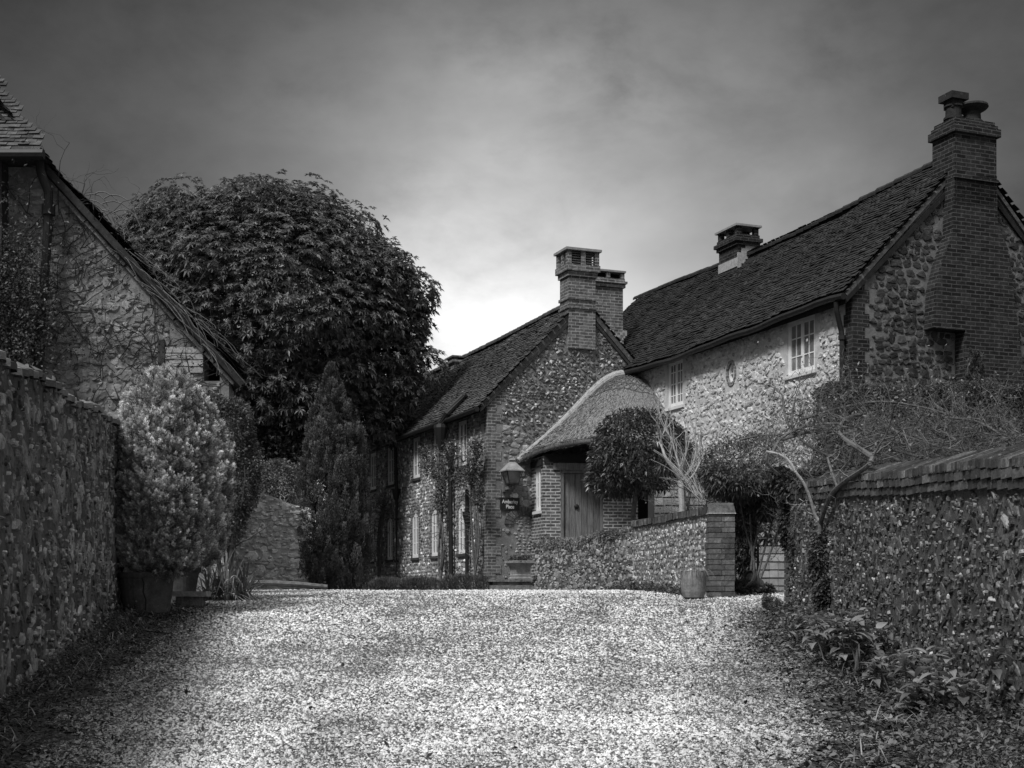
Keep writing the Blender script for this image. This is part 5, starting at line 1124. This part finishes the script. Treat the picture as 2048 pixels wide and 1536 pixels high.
# ivy over the far end of the right wall
iv2, off = plant('wall_ivy', 1610, 1200, 17.7, 'ivy spilling down the far end of the flint wall', 'ivy')
shrub(iv2, off, [pxblob(1600, 975, 48, 36, 17.6), pxblob(1640, 965, 50, 22, 16.6), pxblob(1590, 1040, 34, 80, 17.75, 18), pxblob(1612, 1110, 32, 70, 17.3, 12), pxblob(1645, 1125, 26, 66, 15.35, 22), pxblob(1655, 1195, 28, 44, 15.2, 22), pxblob(1600, 1165, 22, 50, 17.6, 10), pxblob(1560, 960, 30, 26, 17.8)], 25000, .055, .035, 'leaf', (.3, 2.0), stems=False, droop=.4, outd=1)
# gnarled fruit tree trained on the wall
ft, off = plant('gnarled_fruit_tree', 1640, 1240, 15.35, 'gnarled bare fruit tree forking out over the flint wall', 'tree')
def pl(L, Y0=15.4): return smooth([A(*at(u, v, Y0+dy))-off for u, v, dy in L])
g = G(); en = []
tube(g, pl([(1645, 1235, 0), (1648, 1150, 0), (1640, 1080, .0), (1641, 1045, 0)]), np.linspace(.034, .03, 13), 8); g.build('trunk', M['bark'], ft)
limbs = [([(1641, 1045, 0), (1630, 1033, 0), (1622, 1000, -.05), (1608, 965, -.1), (1592, 945, -.1)], .019, 0, 'bark_pale'), ([(1592, 945, -.1), (1580, 922, -.05), (1560, 908, 0), (1533, 903, .1)], .016, 0, 'bark_pale'),
 ([(1641, 1045, 0), (1652, 1010, -.35), (1668, 980, -.75), (1700, 955, -1.5), (1738, 932, -2.3), (1745, 915, -2.2)], .030, 2, 'bark'), ([(1745, 915, -2.2), (1715, 895, -1.2), (1690, 880, 0.), (1672, 862, 1.1), (1690, 835, 1.2), (1740, 825, 1.3)], .03, 8, 'bark'),
 ([(1672, 862, 1.1), (1640, 858, 1.3), (1600, 868, 1.4), (1565, 880, 1.5)], .026, 8, 'bark'), ([(1535, 906, .1), (1530, 925, .1), (1560, 950, .2)], .016, 2, 'bark'), ([(1675, 975, -.9), (1662, 940, -.6), (1655, 915, -.4)], .016, 3, 'bark'),
 ([(1590, 868, 1.4), (1570, 840, 1.5), (1565, 790, 1.6)], .020, 7, 'bark'), ([(1600, 840, 1.2), (1680, 815, 1.5), (1760, 800, 1.8), (1850, 815, 2.), (1900, 830, 2.)], .018, 10, 'bark'),
 ([(1835, 935, 1.2), (1780, 915, 1.2), (1730, 893, 1.2), (1695, 880, 1.)], .026, 7, 'bark'), ([(1890, 925, 1.2), (1800, 905, 1.3), (1740, 885, 1.3)], .02, 7, 'bark'), ([(1935, 920, 1.), (1925, 895, 1.), (1905, 875, 1.1), (1880, 862, 1.2)], .024, 8, 'bark'), ([(1545, 905, 1.), (1560, 875, 1.1), (1610, 850, 1.2), (1690, 845, 1.2), (1760, 870, 1.2)], .019, 7, 'bark'), ([(1700, 930, 1.0), (1640, 905, 1.1), (1600, 880, 1.2), (1580, 850, 1.2), (1590, 800, 1.3)], .018, 7, 'bark'), ([(1960, 910, 1.), (1880, 895, 1.), (1800, 870, 1.1), (1740, 830, 1.2), (1700, 790, 1.2)], .018, 8, 'bark'), ([(2040, 905, .8), (1990, 860, .9), (1950, 840, 1.), (1890, 835, 1.1)], .018, 8, 'bark'), ([(1480, 880, 2.), (1520, 870, 2.), (1590, 868, 1.4)], .015, 6, 'bark')]
for L_, r, nk, mt in limbs:
    g = G(); q = pl(L_); tube(g, q, np.linspace(r, r*.75, len(q)), 8)
    for k in range(nk+1): i = random.randint(1, len(q)-1); branch(g, q[i], (random.uniform(-1, 1), random.uniform(-.2, .6), random.uniform(-.1, 1)), random.uniform(.3, .65), r*.34, 3, .7, 3, spread=.8, ends=en, sh=.9)
    g.build('limb', M[mt], ft)
g = G()
for k in range(520):                                   # tangle of long whippy twigs behind the coping
    u, v = random.uniform(1640, 2080), random.uniform(850, 930); Y = random.uniform(15.5, 19.5); branch(g, A(*at(u, v, Y))-off, (random.uniform(-1, 1), random.uniform(-.3, .3), random.uniform(-.15, .5)), random.uniform(.25, .7), .006, 2, .8, 2, spread=.8, sh=random.uniform(.3, 1.5))
g.build('whippy_twigs', M['bark'], ft)
P = np.array([e[0] for e in en])[::5]; P = P+rng.normal(size=P.shape)*.05; g = G(); n = len(P); leaves(g, P, rng.normal(size=(n, 3)), rnd(n, .03, .06), .025, rnd(n, .3, 1.4)); g.build('foliage', M['leaf_pale'], ft)
bk_, off = plant('bramble_thicket', 1900, 1180, 18.6, 'dark leafy thicket filling the space between hedge and brick coping', 'shrub')
shrub(bk_, off, [pxblob(1720, 945, 90, 40, 18.6), pxblob(1850, 930, 110, 45, 18.6), pxblob(2000, 920, 110, 50, 18.6), pxblob(2080, 920, 80, 50, 18.6), pxblob(1650, 940, 50, 30, 18.9)], 11000, .05, .03, 'leaf', (.3, 2.0), inner=.5)
# ---- climbing shrubs on the cottage front
def facadept(u, v, x=-.15): p = hc.hit(u, v, 0, x); return hc.O+A(p[0]*cT-p[1]*sT, p[0]*sT+p[1]*cT, p[2])
for nm, lb, stem_, blobs in (('wall_climber', 'thick-stemmed climber on the cottage front beside the long pipe', [(880, 1165), (884, 1100), (880, 1030), (884, 960), (880, 900)], [(862, 925, 28, 42), (900, 905, 28, 30), (885, 950, 30, 36), (848, 905, 10, 20), (880, 1000, 16, 40)]),
                         ('wall_climber', 'leafy climber on the cottage front between window and brick corner', [(950, 1150), (952, 1080), (945, 1000), (948, 930), (955, 890)], [(945, 940, 26, 40), (955, 895, 14, 24), (925, 955, 24, 26), (958, 990, 14, 40)]),
                         ('wall_climber', 'thin creeper low on the far part of the cottage front', [(757, 1160), (760, 1100), (765, 1030), (770, 1000)], [(765, 1015, 14, 22), (752, 1060, 8, 30)])):
    base = facadept(stem_[0][0], 1178); base[2] = GL; o = thing(nm, tuple(base), lb, 'climber', group='climbers on the cottage front'); g = G()
    for k in range(5):
        q = smooth([facadept(u+random.uniform(-9, 9)*(i > 0), v, -.2+random.uniform(-.05, .05))-base for i, (u, v) in enumerate(stem_)]); tube(g, q, np.linspace(.035, .012, len(q)), 6)
        for j in range(10): branch(g, q[random.randint(2, len(q)-1)], (random.uniform(-1, 1), random.uniform(-.4, .4), random.uniform(-.3, 1)), random.uniform(.3, .6), .008, 1, .5, 2)
    g.build('stem', M['bark'], o)
    bl = []
    for (u, v, ru, rv) in blobs: p = facadept(u, v, -.3); sc_ = p[1]/F; bl.append((tuple(p-base), (ru*sc_, .25, rv*sc_)))
    g = G(); P, Nn = blobpts(bl, 1500 if len(blobs) > 2 else 160, .2, .5); n = len(P); leaves(g, P, Nn+rng.normal(size=(n, 3)), rnd(n, .05, .10), .04, rnd(n, .4, 1.9)); g.build('foliage', M['leaf'], o)
# low cushions along the cottage foot
for i, (u0, u1, lb) in enumerate(((742, 805, 'low cushion of lavender at the far foot of the cottage'), (800, 880, 'low cushion of lavender below the middle windows'), (880, 985, 'rounded lavender cushion by the brick corner of the cottage'))):
    Y = (33.6, 32.2, 30.8)[i]; o, off = plant('lavender_cushion', (u0+u1)/2, 1180, Y, lb, 'shrub', 'lavender along the cottage foot')
    w = (u1-u0)/2; g = G(); BB = shift([pxblob((u0+u1)/2+dx*w, 1176, w*.45, 20+6*(i == 2)-abs(dx)*5, Y, 30) for dx in (-.6, -.2, .2, .6)], off); P, Nn = blobpts(BB, 9000, .1, .2); n = len(P); ok = P[:, 2] > -.1; P, Nn = P[ok], Nn[ok]; n = len(P)
    leaves(g, P, Nn+A(0, 0, .8)+rng.normal(size=(n, 3))*.4, rnd(n, .06, .13), .014, rnd(n, .3, 1.0)); g.build('foliage', M['leaf_pale'], o)
bo, off = plant('wall_shrub', 1095, 1180, 28.9, 'straggly dark shrub where the garden wall meets the steps', 'shrub')
shrub(bo, off, [pxblob(1092, 1120, 22, 52, 28.6), pxblob(1085, 1165, 20, 20, 28.4), pxblob(1110, 1100, 24, 20, 28.8)], 4500, .06, .03, 'leaf', (.3, 1.9))
# steps and urn
st = thing('stone_steps', (*at(1028, 1180, 30.3)[:2], 1.62), 'two dark worn steps at the corner of the cottage', 'steps', TH*.5)
g = G(); box(g, -.58, .6, -.30, .7, 0, .10); box(g, -.50, .6, -.0, .7, .101, .20, 1); g.build('step', M['rubble_dark'], st); g = G(); box(g, -.44, .6, .25, .7, .201, .28); box(g, -.52, .6, .2, .7, .281, .335); g.build('step', M['rubble_dark'], st)
ux, uy, _ = at(1040, 1150, 30.75); uz = EYE+(V0-1152)/F*30.75-.02
ur = thing('urn_planter', (ux, uy, 1.62+.335), 'moulded square urn planted with spiky leaves on the steps', 'planter', TH)
def sq(g, prof):
    v = [(sx*w, sy*w, z) for w, z in prof for sx, sy in ((-1, -1), (1, -1), (1, 1), (-1, 1))]; n = len(prof); f = [[i*4+j, i*4+(j+1) % 4, (i+1)*4+(j+1) % 4, (i+1)*4+j] for i in range(n-1) for j in range(4)]; g.add(v, f)
g = G(); sq(g, [(.20, 0), (.20, .04), (.18, .06), (.19, .09), (.17, .11), (.175, .22), (.20, .30), (.24, .34), (.25, .36), (.28, .37), (.28, .42), (.24, .425), (.23, .38), (.001, .37)]); g.build('urn', M['stone'], ur)
g = G()
for k in range(46): an = random.random()*6.28; e = random.uniform(.5, 1.5); blade(g, (random.uniform(-.12, .12), random.uniform(-.12, .12), .38), (math.cos(an)*.8, math.sin(an)*.8, e), random.uniform(.18, .36), .025, .4, random.uniform(.4, 1.6))
n = 500; leaves(g, rng.normal(size=(n, 3))*A(.13, .13, .04)+A(0, 0, .44), rng.normal(size=(n, 3))+A(0, 0, .5), .06, .04, rnd(n, .4, 2.4)); g.build('plants', M['leaf'], ur)
# barrel-like pot by the pier, tipped pot in the gap
x, y, _ = at(1387, 1197, 19.55)
pt = potmesh('round_pot', (x, 19.55, float(gz(x, 19.55))), [(.13, 0), (.155, .02), (.175, .10), (.185, .2), (.188, .3), (.19, .38), (.195, .40), (.17, .405), (.165, .36)], 'clay_pale', 'weathered round pot standing against the brick pier', 'plant pot')
g = G(); 
for k in range(26): an = random.uniform(-2.9, -.4); p = A(math.cos(an)*.15, math.sin(an)*.15, .40); blade(g, p, (math.cos(an)*.6, math.sin(an)*.6, .5), random.uniform(.12, .28), .010, 1.3, random.uniform(.8, 1.8))
g.build('dry_stalks', M['leaf_pale'], pt)
x, y, _ = at(1522, 1180, 20.6)
pt = potmesh('tipped_pot', (x-.02, 20.6, float(gz(x, 20.6))+.13), [(.09, 0), (.10, .01), (.125, .2), (.13, .22), (.145, .23), (.145, .27), (.125, .275), (.12, .24)], 'clay', 'dark flowerpot tipped on its side in the gap', 'plant pot'); pt.rotation_euler = (R(8), R(-62), R(20))
gp, off = plant('low_green_plant', 1485, 1185, 20.3, 'low green plants at the foot of the pier beside the tipped pot', 'plant')
shrub(gp, off, [pxblob(1490, 1172, 30, 14, 20.5, 12), pxblob(1530, 1178, 20, 9, 20.9, 10)], 1800, .06, .035, 'leaf', (.4, 2.2), stems=False)
lf, off = plant('weed_fringe', 1330, 1185, 21.2, 'weeds growing along the foot of the flint garden wall', 'weeds')
g = G(); n = 2600; t = rnd(n); X = 2.70-t*.85+rng.normal(0, .05, n); Yp = 19.9+t*4.2; P = np.stack([X, Yp, gz(X, Yp)+np.abs(rng.normal(0, .06, n))], -1)-off; leaves(g, P, rng.normal(size=(n, 3))+A(0, 0, .6), rnd(n, .03, .08), .025, rnd(n, .4, 2.2)); tag(g.build('foliage', M['leaf'], lf), kind='stuff')
# stone slab by the pots
sl_ = thing('stone_slab_bench', (*at(385, 1200, 18.0)[:2], float(gz(-4.2, 18.0))), 'pale stone slab on a block beside the pots', 'slab')
g = G(); box(g, -.27, .22, -.14, .14, .14, .21, 1, 0, .008); g.build('slab', M['stone'], sl_); g = G(); box(g, -.2, .15, -.1, .1, -.02, .139); g.build('block', M['rubble_dark'], sl_)
# strappy plant
spn, off = plant('strappy_plant', 455, 1190, 19.3, 'clump of long arching strap leaves at the edge of the gravel', 'plant')
g = G()
for k in range(190):
    an = random.uniform(0, 6.28); e = random.uniform(.4, 2.4); L_ = random.uniform(.5, 1.15)
    blade(g, (random.uniform(-.32, .28), random.uniform(-.2, .2), 0), (math.cos(an)*.7+.25, math.sin(an)*.5-.1, e*.8), L_, random.uniform(.014, .03), random.uniform(.1, .9), random.uniform(.25, 1.1) if random.random() > .2 else random.uniform(1.8, 3.4), 7)
g.build('leaves', M['blade'], spn)
# ---- large-leaved plants along the right wall
for k, (u, v, Y, sc, lb) in enumerate(((1690, 1262, 13.6, 1., 'large-leaved plant at the far end of the weedy border'), (1745, 1250, 12.9, 1.0, 'large-leaved plant under the middle of the flint wall'), (1840, 1268, 12.0, 1.25, 'biggest broad-leaved clump against the flint wall'), (1880, 1340, 10.6, .9, 'broad-leaved clump leaning out below the biggest one'), (2010, 1392, 9.4, 1.1, 'broad-leaved plant nearest the camera below the flint wall'), (1640, 1262, 14.8, .7, 'small leafy plant nearest the gap in the walls'))):
    x = min((u-U0)/F*Y-.08, 3.14); o = thing('broad_leaved_plant', (x, Y, float(gz(x, Y))), lb, 'plant', group='broad-leaved plants under the flint wall'); g = G()
    for c in range(int(13*sc)):
        b_ = A(random.uniform(-.28, .20)*sc, random.uniform(-.35, .35)*sc, 0); h = random.uniform(.12, .46)*sc; tp3 = b_+A(random.uniform(-.12, .04), random.uniform(-.1, .1), h); tube(g, [b_, (b_+tp3)/2+A(.01, 0, 0), tp3], [.008, .007, .005], 5, .8)
        for j in range(9):
            an = j*2.4+random.random(); blade(g, tp3-A(0, 0, .02*j), (math.cos(an), math.sin(an), random.uniform(.15, .9)), random.uniform(.10, .16)*sc, random.uniform(.055, .078)*sc, random.uniform(.3, .9), random.uniform(.5, 1.6), 5)
    g.build('leaves', M['leaf_pale'], o)
# ground ivy, weeds and leaf litter, laid dark at the lane sides partly as vignette shade
def litter(name, label, n, xy, mt, size, cat, zj=.015, sh=(.3, 1.6), up=.3, wr=.6):
    x, y = xy(n); ok = x < 3.36+.02*(y-10)*0+.3*(y > 17.9); x, y = x[ok], y[ok]; n = len(x); P = np.stack([x, y, gz(x, y)+np.abs(rng.normal(0, zj, n))+.006], -1); D = rng.normal(size=(n, 3))*A(1, 1, .25)+A(0, 0, up*.3); g = G()
    leaves(g, P, D, size*rnd(n, .5, 1.3), size*wr*rnd(n, .6, 1.2), rnd(n, *sh), droop=0, face=np.tile(A(0, 0, 1.4), (n, 1))); tag(g.build(name, M[mt]), label, cat, kind='stuff')
def bright_xy(sp):
    def f(n):
        y = 6.0+rnd(n)**1.1*12.3; r = lane_x(y)[1]; x = r+rng.normal(.55, sp, n); return x, y
    return f
litter('leaf_litter', 'fallen leaves and dead stalks strewn under the flint wall', 26000, bright_xy(.42), 'litter', .055, 'leaf litter')
litter('ground_ivy', 'low weeds and ivy creeping along the foot of the flint wall', 26000, lambda n: ((lambda y: (np.minimum(lane_x(y)[1]+.55+np.abs(rng.normal(0, .55, n)), 3.35), y))(5.8+rnd(n)*12.2)), 'leaf', .045, 'weeds', .07, (.4, 2.4), 1.5)
litter('dead_leaves', 'dark leaves and soil crumbs along the rubble wall, partly in place of vignette shade', 20000, lambda n: ((lambda y: (lane_x(y)[0]-rng.normal(.2, .40, n), y))(5.0+rnd(n)*13.5)), 'litter', .04, 'leaf litter', .015, (.15, 1.0))
litter('wall_foot_weeds', 'weeds growing at the foot of the rubble wall', 9000, lambda n: ((lambda y: (lane_x(y)[0]-.35-np.abs(rng.normal(0, .25, n)), y))(5.0+rnd(n)*13.)), 'leaf', .045, 'weeds', .06, (.4, 2.0), 1.5)
litter('scattered_leaves', 'single fallen leaves lying out on the gravel', 650, lambda n: (rnd(n, -3, 2.4), 7.5+rnd(n)*13), 'litter', .055, 'leaf litter', .006, (.1, .9))
g = G(); n = 1500; side = rng.random(n) < .55; y = 5.5+rnd(n)*12.5; l, r = lane_x(y); x = np.where(side, r+.2+np.abs(rng.normal(0, .35, n)), l-.1-np.abs(rng.normal(0, .3, n)))
for i in range(n):
    an = random.random()*6.28; blade(g, (x[i], y[i], float(gz(x[i], y[i]))), (math.cos(an)*.7, math.sin(an)*.7, random.uniform(.2, 1.3)), random.uniform(.08, .30), .008, random.uniform(.2, .9), random.uniform(.3, 1.9), 4)
tag(g.build('grass', M['leaf_pale']), 'thin grass blades growing at both edges of the gravel', 'grass', kind='stuff')
